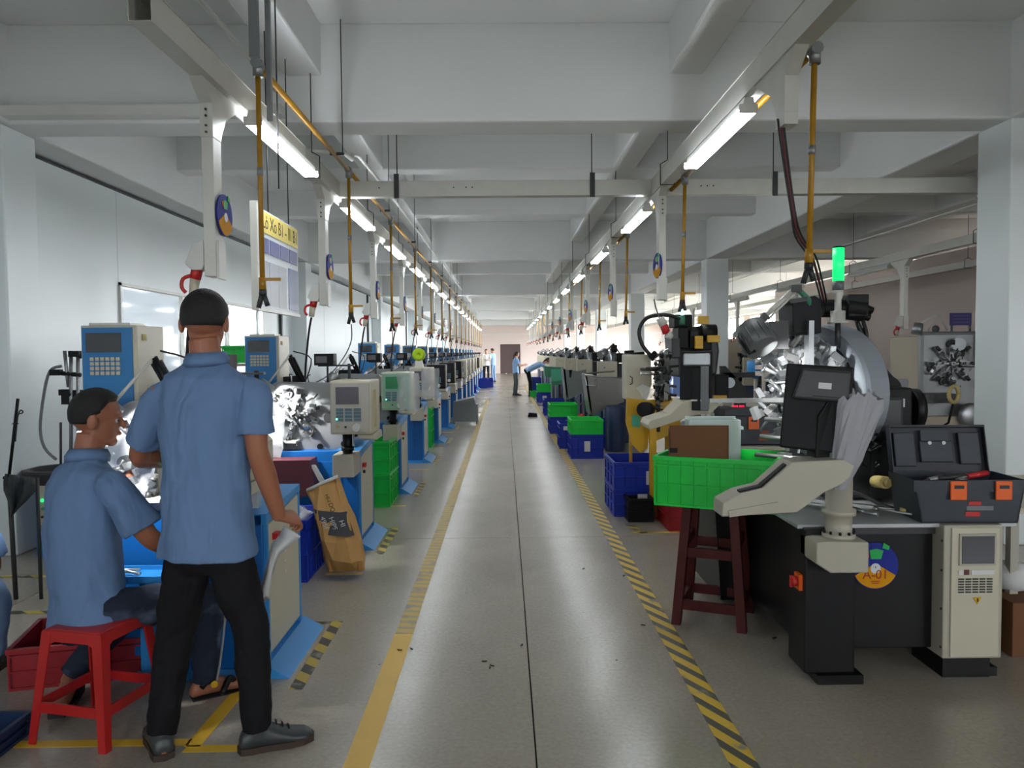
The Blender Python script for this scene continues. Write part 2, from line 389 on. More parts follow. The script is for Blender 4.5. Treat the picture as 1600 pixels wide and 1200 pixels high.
# left partition: steel-faced panels with dark joints, window let in
w0, w1, z0, z1 = 7.75, 12.3, .95, 2.19
wl = struct('wall_left', MB().box(XL-.10, XL-.035, YB, YF, 0, w0*0+.95).box(XL-.10, XL-.035, YB, w0, .95, ZC).box(XL-.10, XL-.035, w1, YF, .95, ZC).box(XL-.10, XL-.035, w0, w1, z1, ZC), m_under)
yy = YB; k = 0
edges = [YB, .9, 3.1, 5.3, w0, w1, 14.3, 16.5, 18.7]+[20.9+2.2*i for i in range(15)]+[YF]
for a, b in zip(edges, edges[1:]):
    if a == w0:
        MB().box(XL-.04, XL, a+.004, b-.004, 0, z0).build('wall_panel', m_wall, wl); MB().box(XL-.04, XL, a+.004, b-.004, z1, ZB-.03).build('wall_panel', m_wall, wl)
    else: MB().box(XL-.04, XL, a+.004, b-.004, 0, ZB-.03).build('wall_panel', m_wall, wl)
MB().box(XL-.045, XL+.02, YB, YF, ZB-.03, ZB-.012).build('top_channel', m_dark, wl)
for y in (13.2, 21.6, 30.0): MB().box(XL, XL+.05, y, y+.07, 0, ZB-.03).build('joint_strip', m_dark, wl)
wi = struct('window_1', MB().box(XL-.06, XL+.02, w0, w1, z1-.03, z1).box(XL-.06, XL+.02, w0, w1, z0, z0+.04).box(XL-.06, XL+.02, w0, w0+.03, z0, z1).box(XL-.06, XL+.02, w1-.03, w1, z0, z1), m_white)
for a in (w0+1.5, w0+3.0): MB().box(XL-.05, XL+.01, a, a+.04, z0, z1).build('mullion', m_white, wi)
for i in range(3):
    MB().box(XL-.03, XL-.024, w0+.03+i*1.5, min(w1-.03, w0+1.5+i*1.5), z0+.04, z1-.03).build('pane', m_tint, wi)
# far wall with brown double door
fw = struct('wall_back', MB().box(XL-.3, -.31, YF, YF+.2, 0, ZC).box(1.07, XR+.3, YF, YF+.2, 0, ZC).box(-.31, 1.07, YF, YF+.2, 2.0, ZC), m_wallr)
dr = struct('door_1', MB().box(-.31, 1.07, YF+.08, YF+.12, 0, 2.0), m_door)
MB().box(-.27, .375, YF+.05, YF+.08, .01, 1.97).build('door_leaf', m_door, dr); MB().box(.385, 1.03, YF+.05, YF+.08, .01, 1.97).build('door_leaf', m_door, dr)
struct('trim_1', MB().box(XL, XR, YF-.05, YF, 2.66, 2.72), m_white, label='thin conduit ledge along the far wall')
# right wall with tall window bays
wins = [(17, 21.5), (23.5, 29.5), (30.5, 36), (37, 43), (44.5, 51)]
zb0, zb1 = .35, 3.08
mb = MB().box(XR, XR+.2, YB, YF+.2, 0, zb0).box(XR, XR+.2, YB, YF+.2, zb1, ZC); p = YB
for a, b in wins: mb.box(XR, XR+.2, p, a, zb0, zb1); p = b
mb.box(XR, XR+.2, p, YF+.2, zb0, zb1); struct('wall_right', mb, m_wallr)
for i, (a, b) in enumerate(wins):
    mb = MB().box(XR+.04, XR+.12, a, b, zb1-.06, zb1).box(XR+.04, XR+.12, a, b, zb0, zb0+.06); nn_ = int((b-a)/1.3); st = (b-a)/nn_
    for q in range(nn_+1): mb.box(XR+.04, XR+.12, a+q*st-.03, a+q*st+.03, zb0, zb1)
    w = struct('window_%d' % (i+2), mb, m_white)
    for q in range(nn_): MB().box(XR+.07, XR+.075, a+q*st+.03, a+(q+1)*st-.03, zb0+.06, zb1-.06).build('pane', m_pane, w)
    area_light('window_portal', (XR+.3, (a+b)/2, (zb0+zb1)/2), (0, R(90), 0), zb1-zb0, b-a, 1, portal=True)
# wall behind the camera; its unseen windows are added as fill light
fill_wins = [(-3.3, -1.2), (.3, 2.2), (4.6, 10.6)]
mb = MB().box(XL-.3, XR+.3, YB-.2, YB, 0, 1.0).box(XL-.3, XR+.3, YB-.2, YB, 2.9, ZC); p = XL-.3
for a, b in fill_wins: mb.box(p, a, YB-.2, YB, 1.0, 2.9); p = b
struct('wall_front', mb.box(p, XR+.3, YB-.2, YB, 1.0, 2.9), m_wall)
for i, (a, b) in enumerate(fill_wins):
    w = struct('window_%d' % (i+8), MB().box(a, b, YB-.12, YB-.06, 1.0, 1.06).box(a, b, YB-.12, YB-.06, 2.84, 2.9).box(a, a+.05, YB-.12, YB-.06, 1.06, 2.84).box(b-.05, b, YB-.12, YB-.06, 1.06, 2.84), m_white)  # added window, brightens the near hall and the right bay
    MB().box(a+.05, b-.05, YB-.095, YB-.09, 1.06, 2.84).build('pane', m_fill_pane, w)
    area_light('window_portal', ((a+b)/2, YB-.25, 1.95), (R(90), 0, 0), b-a, 1.9, 1, portal=True)
area_light('window_portal', (XL-.15, (w0+w1)/2, (z0+z1)/2), (0, R(-90), 0), z1-z0, w1-w0, 1, portal=True)
struct('yard', MB().box(-40, XL-.35, -20, 70, -.15, -.1).box(XR+.4, 45, -20, 70, -.15, -.1).box(-40, 45, -30, YB-.3, -.15, -.1), mat('yard_concrete', '8f8c86', .9))
b_ = struct('building_outside', MB().box(-14, -8.2, 15.2, 21.6, -.1, 9), mat('grey_render', 'a3a8ae', .8)); b_['label'] = 'grey building seen through the left window'
# low beige partition of the right bay with lit openings
struct('wall_partition', MB().box(7.6, 7.7, 10.8, 21.6, 0, 3.1), m_wallr)
pt = struct('wall_partition_cross', MB().box(4.3, 5.7, 17.5, 17.6, 0, 1.72).box(6.2, 7.6, 17.5, 17.6, 0, 1.72).box(5.7, 6.2, 17.5, 17.6, 0, .75).box(5.7,6.2,17.5,17.6,1.45,1.72), m_beige)
# cable and pipe duct on the near cross beam
struct('trim_2', MB().box(XL+.2, -1.56, 5.5, 5.62, 3.15, 3.22), m_white, label='white cable trunking along the near cross beam')
# pipes that run beside the left ceiling beam
t = thing('conduit_pipe', 'thin white conduit running along the ceiling beam above the left row', 'pipe', (-1.62, 0, 3.3))
MB().tube([(-1.62, YB+.1, 3.36), (-1.62, 5.4, 3.36), (-1.62, 5.5, 3.2), (-1.62, 5.5, 3.02), (-1.6, 5.8, 3.0), (-1.3, 6.1, 3.02), (-1.24, 6.4, 3.05), (-1.24, 9, 3.2), (-1.24, 30, 3.3)], .016, res=3).build('pipe', m_white, t, world=True)
# floor tape
def strip(name, x0, x1, y0, y1, m, label, z=.0012, M=None, cat='floor tape', group='floor marking tape'):
    o = MB().box(-(x1-x0)/2, (x1-x0)/2, -(y1-y0)/2, (y1-y0)/2, 0, z).build(name, m); o.location = ((x0+x1)/2, (y0+y1)/2, .0002); return tag(o, label, cat, group)
strip('floor_tape', -.585, -.49, 1.2, 3.95, m_tape, 'solid yellow tape along the left edge of the aisle, nearest stretch')
strip('floor_tape', -.583, -.49, 3.955, 24, m_hatch2, 'worn yellow tape with faint bars along the left edge of the aisle')
strip('floor_tape', .78, .88, 1.2, 34, m_hatch, 'yellow and black hazard tape along the right edge of the aisle')
mz = m_hatchs
for k in range(9):
    y = 3.4+2.25*k
    lab = '%s machine of the left row' % ORD[k]
    strip('floor_tape', -.955, -.895, y-.1, y+.75, mz, 'hazard tape along the foot of the %s' % lab, z=.001)
    strip('floor_tape', -1.3, -.96, y+.71, y+.75, mz, 'short hazard tape behind the foot of the %s' % lab, z=.001)
    strip('floor_tape', -1.2, -.96, y-.62, y-.57, m_tape, 'yellow tape scrap in front of the %s' % lab, z=.001)
strip('floor_tape', -1.85, -1.2, 2.83, 2.88, m_tape, 'yellow tape under the red plastic stool', z=.001)
o = strip('floor_tape', -.03, .03, -.28, .28, m_tape, 'yellow tape slanting between the standing worker\'s shoes', z=.001); o.location = (-1.17, 3.1, .0002); o.rotation_euler.z = R(-2)
o = strip('floor_tape', -.03, .03, -.35, .35, mz, 'hazard tape seen between the legs of the red plastic stool', z=.001); o.location = (-1.75, 3.65, .0002); o.rotation_euler.z = R(-35)
strip('floor_tape', -3.4, -2.1, 4.33, 4.38, mz, 'hazard tape behind the red bin by the left pillar', z=.001)
strip('floor_tape', -3.4, -2.5, 5.05, 5.1, mz, 'hazard tape in front of the small box marked CNC', z=.001)
strip('floor_tape', 1.0, 1.6, 6.1, 6.14, m_tape, 'yellow tape behind the dark red wooden stool', z=.001)
o = strip('floor_tape', -.03, .03, -.16, .16, mz, 'hazard tape scrap beside the blue crates in front of the yellow machine', z=.001); o.location = (1.07, 6.25, .0002); o.rotation_euler.z = R(15)
# ================================================================ overhead: trays, lamps, pendants, air pipes
def channel(x0, x1, y0, y1, z0, z1, t=.003, along='y'):
    m = MB()
    if along == 'y':
        m.box(x0, x1, y0, y1, z0, z0+t).box(x0, x0+t, y0, y1, z0+t, z1).box(x1-t, x1, y0, y1, z0+t, z1).box(x0-.004, x1+.004, y0+.02, y1, z1, z1+t)
    else:
        m.box(x0, x1, y0, y1, z0, z0+t).box(x0, x1, y0, y0+t, z0+t, z1).box(x0, x1, y1-t, y1, z0+t, z1).box(x0, x1, y0-.004, y1+.004, z1, z1+t)
    return m
def tray_run(label, x0, x1, ya, yb, z0=2.72, z1=2.84, step=2.25, rods=True, zr=ZC):
    t = thing('cable_tray', label, 'cable tray', ((x0+x1)/2, ya, z0)); y = ya
    while y < yb-.1:
        e = min(yb, y+step)
        channel(x0, x1, y, e-.003, z0, z1).build('tray_section', m_tray, t, world=True)
        if rods and y > ya:
            MB().cyl(((x0+x1)/2, y+.35, z1+.05), ((x0+x1)/2, y+.35, zr), .004, n=6).build('hanger_rod', m_dark, t, world=True)
            MB().tube([(x0-.01, y+.35, z0-.005), (x0-.01, y+.35, z1+.03), ((x0+x1)/2, y+.35, z1+.06), (x1+.01, y+.35, z1+.03), (x1+.01, y+.35, z0-.005), (x0-.01, y+.35, z0-.005)], .0045, n=5).build('stirrup', m_dark, t, world=True)
        y = e
    return t
tl = tray_run('long white cable tray above the left row of machines', -1.41, -1.32, 2.97, 44)
tr = tray_run('long white cable tray above the right row of machines, lamps under it', 1.2, 1.285, 2.82, 44, step=2.7)
tc_ = thing('cable_tray', 'white cable tray crossing over the aisle from left to right', 'cable tray', (1.3, 6.3, 2.72))
for a, b in ((-1.32, 1.2), (1.285, 4.3)): channel(a, b-.003, 6.27, 6.36, 2.722, 2.842, along='x').build('tray_section', m_tray, tc_, world=True)
for x in (-.86, .72, 2.2, 3.95):
    MB().cyl((x, 6.31, 2.86), (x, 6.31, ZC if x > -.9 else 3.4), .0045, n=6).build('hanger_rod', m_dark, tc_, world=True)
    MB().box(x-.02, x+.02, 6.258, 6.266, 2.705, 2.90).build('clamp', m_dark, tc_, world=True)
for x in (-.4, -.3, -.25, 1.6, 1.65, 1.7, -1.0): MB().cyl((x, 6.262, 2.79), (x, 6.27, 2.79), .006, n=6).build('screw', m_dark, tc_, world=True)
tray_run('white cable tray next to the near right pillar, running towards the viewer', 4.1, 4.19, 2.5, 6.26, z0=2.74, z1=2.86)
tray_run('white cable tray over the far row of machines in the right bay', 5.1, 5.19, 5.0, 40, z0=2.6, z1=2.7, step=3.0)
tray_run('second white cable tray deeper in the right bay', 7.4, 7.5, 8.0, 42, z0=2.75, z1=2.85, step=4.0)
t = thing('conduit_pipe', 'thin white conduit pair high in the right bay', 'pipe', (6.1, 8, 3.3))
for dx in (0, .05): MB().cyl((6.1+dx, 7, 3.31), (6.1+dx, 30, 3.31), .012, n=6).build('pipe', m_white, t, world=True)
for y in (10, 13, 16): MB().cyl((6.12, y, 3.31), (6.12, y, ZC), .005, n=5).build('hanger_rod', m_white, t, world=True)

def make_lamp(loc):
    t = thing('ceiling_lamp', '', 'lamp', loc, group='twin tube lamps under the cable trays')
    MB().prism([(-.03, .0), (-.022, .045), (.022, .045), (.03, 0), (.015, .01), (-.015, .01)], 0, 1.2).build('housing', m_white, t)
    for s in (-1, 1):
        MB().cyl((s*.034, .02, -.016), (s*.034, 1.18, -.016), .0135, n=10).build('tube', m_tube, t)
    for y in (0, 1.18): MB().box(-.045, .045, y, y+.02, -.028, .012).build('end_cap', m_white, t)
    return t
L0 = make_lamp((-1.27, 3.97, 2.655)); L0['label'] = 'twin tube lamp, first from the camera over the left row of machines'
for k in range(1, 17):
    dup(L0, (-1.27, 3.97+2.25*k, 2.655), label='twin tube lamp, %s from the camera over the left row of machines' % ORD[k])
for k in range(14):
    dup(L0, (1.22, 3.85+2.7*k, 2.665), label='twin tube lamp, %s from the camera over the right row of machines' % ORD[k])
m_off = mat('unlit_lamp_tube', 'd8d6cf', .3, var=0)
Lo = dup(L0, (5.12, 10.2, 2.55), label='unlit tube lamp, first from the camera in the right bay', swap={'lamp_tube': m_off})
for k in range(1, 4): dup(L0, (5.12, 10.2+3.0*k, 2.55), label='unlit tube lamp, %s from the camera in the right bay' % ORD[k], swap={'lamp_tube': m_off})

def make_pendant(short=False):
    """origin on the tray's underside, duct hangs down"""
    t = thing('pendant_duct', '', 'pendant', (0, 0, 0), group='white service ducts hanging from the trays')
    MB().prism([(-.055, -.12), (-.055, -.085), (-.17, 0), (.34, 0), (.12, -.12), (.065, -.2), (.05, -.24), (-.055, -.24)], -.03, .03, 'x').build('gusset', m_tray, t)
    if short:
        MB().box(-.03, .03, -.05, .05, -.29, -.24).build('duct', m_tray, t)
    else:
        MB().box(-.0275, .0275, -.05, .055, -.89, -.16).build('duct', m_tray, t, bevel=.002)
        MB().box(.0275, .04, -.04, .05, -.9, -.72).build('cover_plate', m_white, t)
        for z in (-.115, -.145, -.19, -.22): MB().cyl((0, -.057, z), (0, -.062, z), .006, n=8).build('screw', m_dark, t)
        sb = MB().prism([(-.03, -.84), (-.03, -.72), (-.08, -.74), (-.12, -.83), (-.09, -.86), (-.04, -.86)], -.05, .03).build('socket_box', m_white, t, bevel=.004)
        MB().cyl((-.075, -.01, -.845), (-.088, -.01, -.90), .028, .026).build('socket', m_red, sb)
        pg = MB().cyl((-.088, -.01, -.90), (-.10, -.01, -.975), .024, .02).build('plug', m_cream, t)
        MB().tube([(-.1, -.03, -.885), (-.135, -.035, -.90), (-.142, -.035, -.94), (-.125, -.03, -.965)], .009, n=6, res=3).build('latch', m_red, pg)
    return t
P0 = make_pendant(); P0.location = (-1.385, 3.71, 2.72); P0['label'] = 'white service duct with red plug hanging just above the standing man\'s head'
PL = [P0]
for k in range(1, 17):
    PL.append(dup(P0, (-1.385, 3.71+2.25*k, 2.72), label='white service duct with red plug, %s from the camera over the left row' % ORD[k]))
Psh = make_pendant(True); Psh.location = (1.24, 3.39, 2.72); Psh['label'] = 'short open duct bracket with loose wires, nearest over the right row'
PR = []
for k in range(1, 14):
    PR.append(dup(P0, (1.24, 3.39+2.7*k, 2.72+.03), label='white service duct, %s bracket from the camera over the right row' % ORD[k], drop=() if k > 2 else ('socket_box', 'plug')))
for k, x, ys_ in ((0, 5.15, (7.6, 9.9, 13.6, 17, 21, 25)),):
    for q, y in enumerate(ys_):
        dup(P0, (x, y, 2.6), label='white service duct in the right bay, %s from the camera' % ORD[q])
t = thing('cable_bundle', 'dark red and black wires hanging out of the short duct bracket at right', 'cables', (1.24, 3.4, 2.4))
for i in range(3):
    o_ = (i-1)*.012
    MB().tube([(1.215+o_, 3.4, 2.47), at(1222+i*4, 240, 3.4), at(1236+i*3, 330, 3.42), at(1243+i*5, 370, 3.45), at(1262+i*6, 400, 3.55), at(1275+i*5, 440, 3.7), at(1285+i*4, 478, 3.85)], .0045 if i != 1 else .006, n=6, res=4).build('wire', m_copper if i == 1 else m_cable, t, world=True)

def make_disc(marks=True):
    """round magnetic status disc facing -Y, radius .1"""
    t = thing('status_disc', '', 'sign', (0,0,0), group='round status discs')
    MB().cyl((0, .006, 0), (0, -.002, 0), .1, n=40).build('backing', m_dblue, t)
    a0, a1 = R(205), R(335); n = 20
    pts = [(0, .012)]+[(.096*math.cos(a0+(a1-a0)*i/n), .096*math.sin(a0+(a1-a0)*i/n)) for i in range(n+1)]
    MB().prism(pts, -.002, -.005).build('amber_sector', m_dyel, t)
    pts = [(-.02, .03), (.024, .03), (.034, .066), (.005, .074), (-.026, .068)]
    MB().prism(pts, -.002, -.005).build('green_window', m_dgreen, t)
    MB().prism([(-.036, .04), (-.027, .036), (-.03, .064), (-.041, .06)], -.002, -.005).build('red_edge', m_orange, t)
    MB().prism([(.028, .078), (.055, .068), (.06, .085), (.034, .1)], -.002, -.007).build('tab', m_dgreen, t)
    MB().cyl((0, -.005, .002-.012), (0, -.007, .002-.012), .022, n=20).build('hub', m_signw, t)
    return t
D0 = make_disc(); D0.location = (-1.345, 3.755, 2.13); D0.rotation_euler.z = R(90); D0['label'] = 'blue and amber status disc on the nearest hanging duct at left'
for k in range(1, 9):
    dup(D0, (-1.345, 3.755+2.25*k, 2.13), label='blue and amber status disc on the %s hanging duct of the left row' % ORD[k])
for k in range(1, 7):
    dup(D0, (1.21, 3.39+2.7*k, 2.13), R(-82), label='blue and amber status disc on the %s bracket of the right row' % ORD[k])

def air_pipe(x, z, ys, yend, label, zb, lean=0, sides=1):
    t = thing('air_pipe', label, 'pipe', (x, ys[0], z))
    for a, b in zip(list(ys), list(ys[1:])+[yend]):
        MB().cyl((x, a+.03, z), (x, b-.03, z), .017, n=10).build('pipe_run', m_yelp, t, world=True)
    for i, y in enumerate(ys):
        MB().cyl((x, y-.035, z), (x, y+.035, z), .026, n=12).cyl((x, y, z+.02), (x, y, z-.06), .025, n=12).build('elbow' if i == 0 else 'tee', m_steel2, t, world=True)
    return t
def make_drop(h):
    t = thing('air_drop', '', 'pipe', (0,0,0), group='yellow air drops')
    MB().cyl((0, 0, -.06), (0, 0, -h), .013, n=10).build('drop_pipe', m_yelp, t)
    MB().cyl((0, 0, -h*.5-.02), (0, 0, -h*.5+.02), .016, n=10).build('joint_sleeve', m_steel2, t)
    v = MB().cyl((0, 0, -h), (0, 0, -h-.06), .019, n=10).build('valve', m_yelp, t)
    MB().rb((.05, -.01, -h-.01), (.09, .008, .016)).build('valve_handle', m_yelp, v)
    c = MB().cyl((0, 0, -h-.06), (0, 0, -h-.085), .02, n=10).cyl((-.004, 0, -h-.08), (-.022, 0, -h-.15), .013, n=8).cyl((.004, 0, -h-.08), (.024, 0, -h-.14), .013, n=8).build('coupler', m_dark, t)
    return t
yl = [3.85+2.2*i for i in range(17)]
air_pipe(-1.2, 2.88, yl, 42, 'long yellow compressed air pipe beside the left cable tray', 1.8)
A0 = make_drop(1.04); A0.location = (-1.2, 3.85, 2.88); A0['label'] = 'yellow air drop with valve, in front of the hanging notice board at left'
for k in range(1, 17): dup(A0, (-1.2, yl[k], 2.88), label='yellow air drop with valve, %s from the camera over the left row' % ORD[k])
yr = [3.39, 5.8, 8.5]+[10.9+2.6*i for i in range(9)]
air_pipe(1.36, 2.76, yr, 36, 'long yellow compressed air pipe under the right cable tray', 1.8)
A1 = make_drop(.86); A1.location = (1.36, 3.39, 2.76); A1.rotation_euler.y = R(1.2); A1['label'] = 'yellow air drop with valve, over the right row beside the green beacon'
for k in range(1, 12): dup(A1, (1.36, yr[k], 2.76), label='yellow air drop with valve, %s from the camera over the right row' % ORD[k])
# struts from the ceiling to the left air pipe
t = thing('pipe_support', 'grey slotted channel struts hanging from the ceiling beside the left air pipe', 'support', (-1.2, 3.8, ZC))
MB().box(-1.225, -1.185, 3.80, 3.84, 2.90, ZC).build('strut', m_steel2, t, world=True)
MB().box(-1.17, -1.145, 3.88, 3.90, 2.62, ZC).build('strut', m_steel2, t, world=True)
MB().cyl((-1.21, 4.2, 2.35), (-1.21, 4.2, ZC), .004, n=6).build('rod', m_dark, t, world=True)
for k in range(1, 9):
    t = thing('pipe_support', 'thin rod and clip holding the left air pipe, %s from the camera' % ORD[k], 'support', (-1.14, yl[k]-.5, ZC), group='rods holding the left air pipe')
    MB().cyl((0, 0, -.93), (0, 0, 0), .004, n=5).build('rod', m_dark, t); MB().box(-.09, .01, -.008, .008, -.95, -.93).build('clip', m_dark, t)
# hanging board
t = thing('hanging_board', 'hanging notice board with yellow header and clear pockets above the left row', 'sign', (-1.46, 5.05, 2.36))
MB().box(-1.475, -1.46, 4.6, 5.5, 1.74, 2.34).build('board', m_signw, t, world=True)
MB().box(-1.485, -1.445, 4.555, 4.6, 1.72, 2.36).build('side_frame', m_tray, t, world=True)
MB().box(-1.48, -1.45, 4.6, 5.5, 1.72, 1.74).build('bottom_frame', m_white, t, world=True)
hd = MB().box(-1.461, -1.457, 4.62, 5.49, 2.2, 2.33).build('header', m_signy, t, world=True)
text('Lò Xo B1 - ▯▯▯ B1'.replace('▯▯▯', 'III'), 'lettering', m_ink, hd, (parent_mw(t).inverted() @ Vector((-1.4565, 5.09, 2.265))), (R(90), 0, R(90)), .12, sx=.95)
text('LX', 'lettering', m_ink, hd, (parent_mw(t).inverted() @ Vector((-1.4565, 4.68, 2.27))), (R(90), 0, R(90)), .05)
for i in range(4):
    MB().box(-1.461, -1.456, 4.63+i*.215, 4.82+i*.215, 2.08, 2.17).build('title_card', m_signb, t, world=True)
for i in range(3): MB().box(-1.461, -1.457, 4.64+i*.19, 4.82+i*.19, 1.76, 2.03).build('pocket', m_pocket, t, world=True)
MB().box(-1.461, -1.457, 5.25, 5.48, 1.76, 2.04).build('blue_sheet', m_signd, t, world=True); MB().box(-1.461, -1.457, 4.62, 4.64, 1.76, 2.06).build('blue_edge', m_signd, t, world=True)
MB().cyl((-1.467, 4.85, 2.34), (-1.467, 4.85, ZC), .004, n=6).cyl((-1.467, 5.3, 2.34), (-1.467, 5.3, ZC), .004, n=6).build('rod', m_dark, t, world=True)
# ================================================================ machine parts shared by both rows
def tooling(parent, C, U, V, N, r, n, a0=0, seed=1, ms=None, slides=True, bits=70):
    """radial tool slides on a face plate: plate centre C, in-plane axes U V, outward normal N"""
    rnd = random.Random(seed); C, U, V, N = Vector(C), Vector(U), Vector(V), Vector(N)
    ms = ms or (m_steel, m_steel2, m_dark)
    def F(u, v, w): return C+U*u+V*v+N*w
    for i in range(n):
        a = a0+2*math.pi*i/n; ca, sa = math.cos(a), math.sin(a)
        e = U*ca+V*sa; tq = -U*sa+V*ca
        Mx = Matrix((( e.x, tq.x, N.x, C.x), (e.y, tq.y, N.y, C.y), (e.z, tq.z, N.z, C.z), (0, 0, 0, 1)))
        b = MB().box(r*.34, r*.95, -r*.085, r*.085, .012, .05, Mx).box(r*.42, r*.7, -r*.11, r*.11, .0, .03, Mx)
        b.box(r*.16, r*.4, -r*.03, r*.03, .045, .075, Mx)
        s = b.build('tool_slide', ms[i % 2], parent)
        c1 = Mx @ Vector((r*.78, 0, .07)); c2 = Mx @ Vector((r*.98, 0, .075))
        MB().cyl(c1, c2, r*.07, n=10).build('slide_screw', ms[2], s)
        MB().rb(tuple(Mx @ Vector((r*.6, 0, .062))), (r*.12,)*3, (a, a*.5, 0)).cyl(Mx @ Vector((r*.5, -r*.06, .06)), Mx @ Vector((r*.5, r*.06, .06)), r*.035, n=8).build('tool_clamp', ms[(i+1) % 2], s)
    MB().cyl(F(0, 0, 0), F(0, 0, .09), r*.13, r*.09, n=16).cyl(F(0, 0, .09), F(0, 0, .13), r*.03, n=8).build('quill', ms[0], parent)
    for q_ in range(3):
     m = MB()
     for i in range(bits//3):
         a = rnd.uniform(0, 6.28); q = r*rnd.uniform(.1, 1.05); p = F(q*math.cos(a), q*math.sin(a), rnd.uniform(.01, .13)); z = rnd.uniform(.008, .028)*r/.2
         if rnd.random() < .5: m.rb(p, (z*rnd.uniform(.5, 2), z, z*rnd.uniform(.4, 1.4)), (rnd.uniform(0, 3), rnd.uniform(0, 3), 0))
         else:
            d = Vector((rnd.uniform(-1, 1), rnd.uniform(-1, 1), rnd.uniform(-1, 1)))*z*1.3; m.cyl(p-d, p+d, z*.28, n=7)
     m.build('linkage', ms[q_], parent)['kind'] = 'stuff'
    for i in range(3):
        a = rnd.uniform(0, 6.28); q = r*.8; p = F(q*math.cos(a+i*2), q*math.sin(a+i*2), .0)
        MB().cyl(p, p+N*.035, r*.16, n=18).cyl(p+N*.035, p+N*.05, r*.08, n=12).build('cam_disc', ms[2], parent)
m_mon = mat('monitor_enamel', 'c2baa2', .42, var=.05, scale=9)
m_face = mat('monitor_face', 'b1aca2', .42, var=.04)
m_scr = mat('monitor_screen', '5a5860', .2, var=.08)
m_tline = mat('base_enamel', '0f5ea6', .35, var=.10, scale=5)
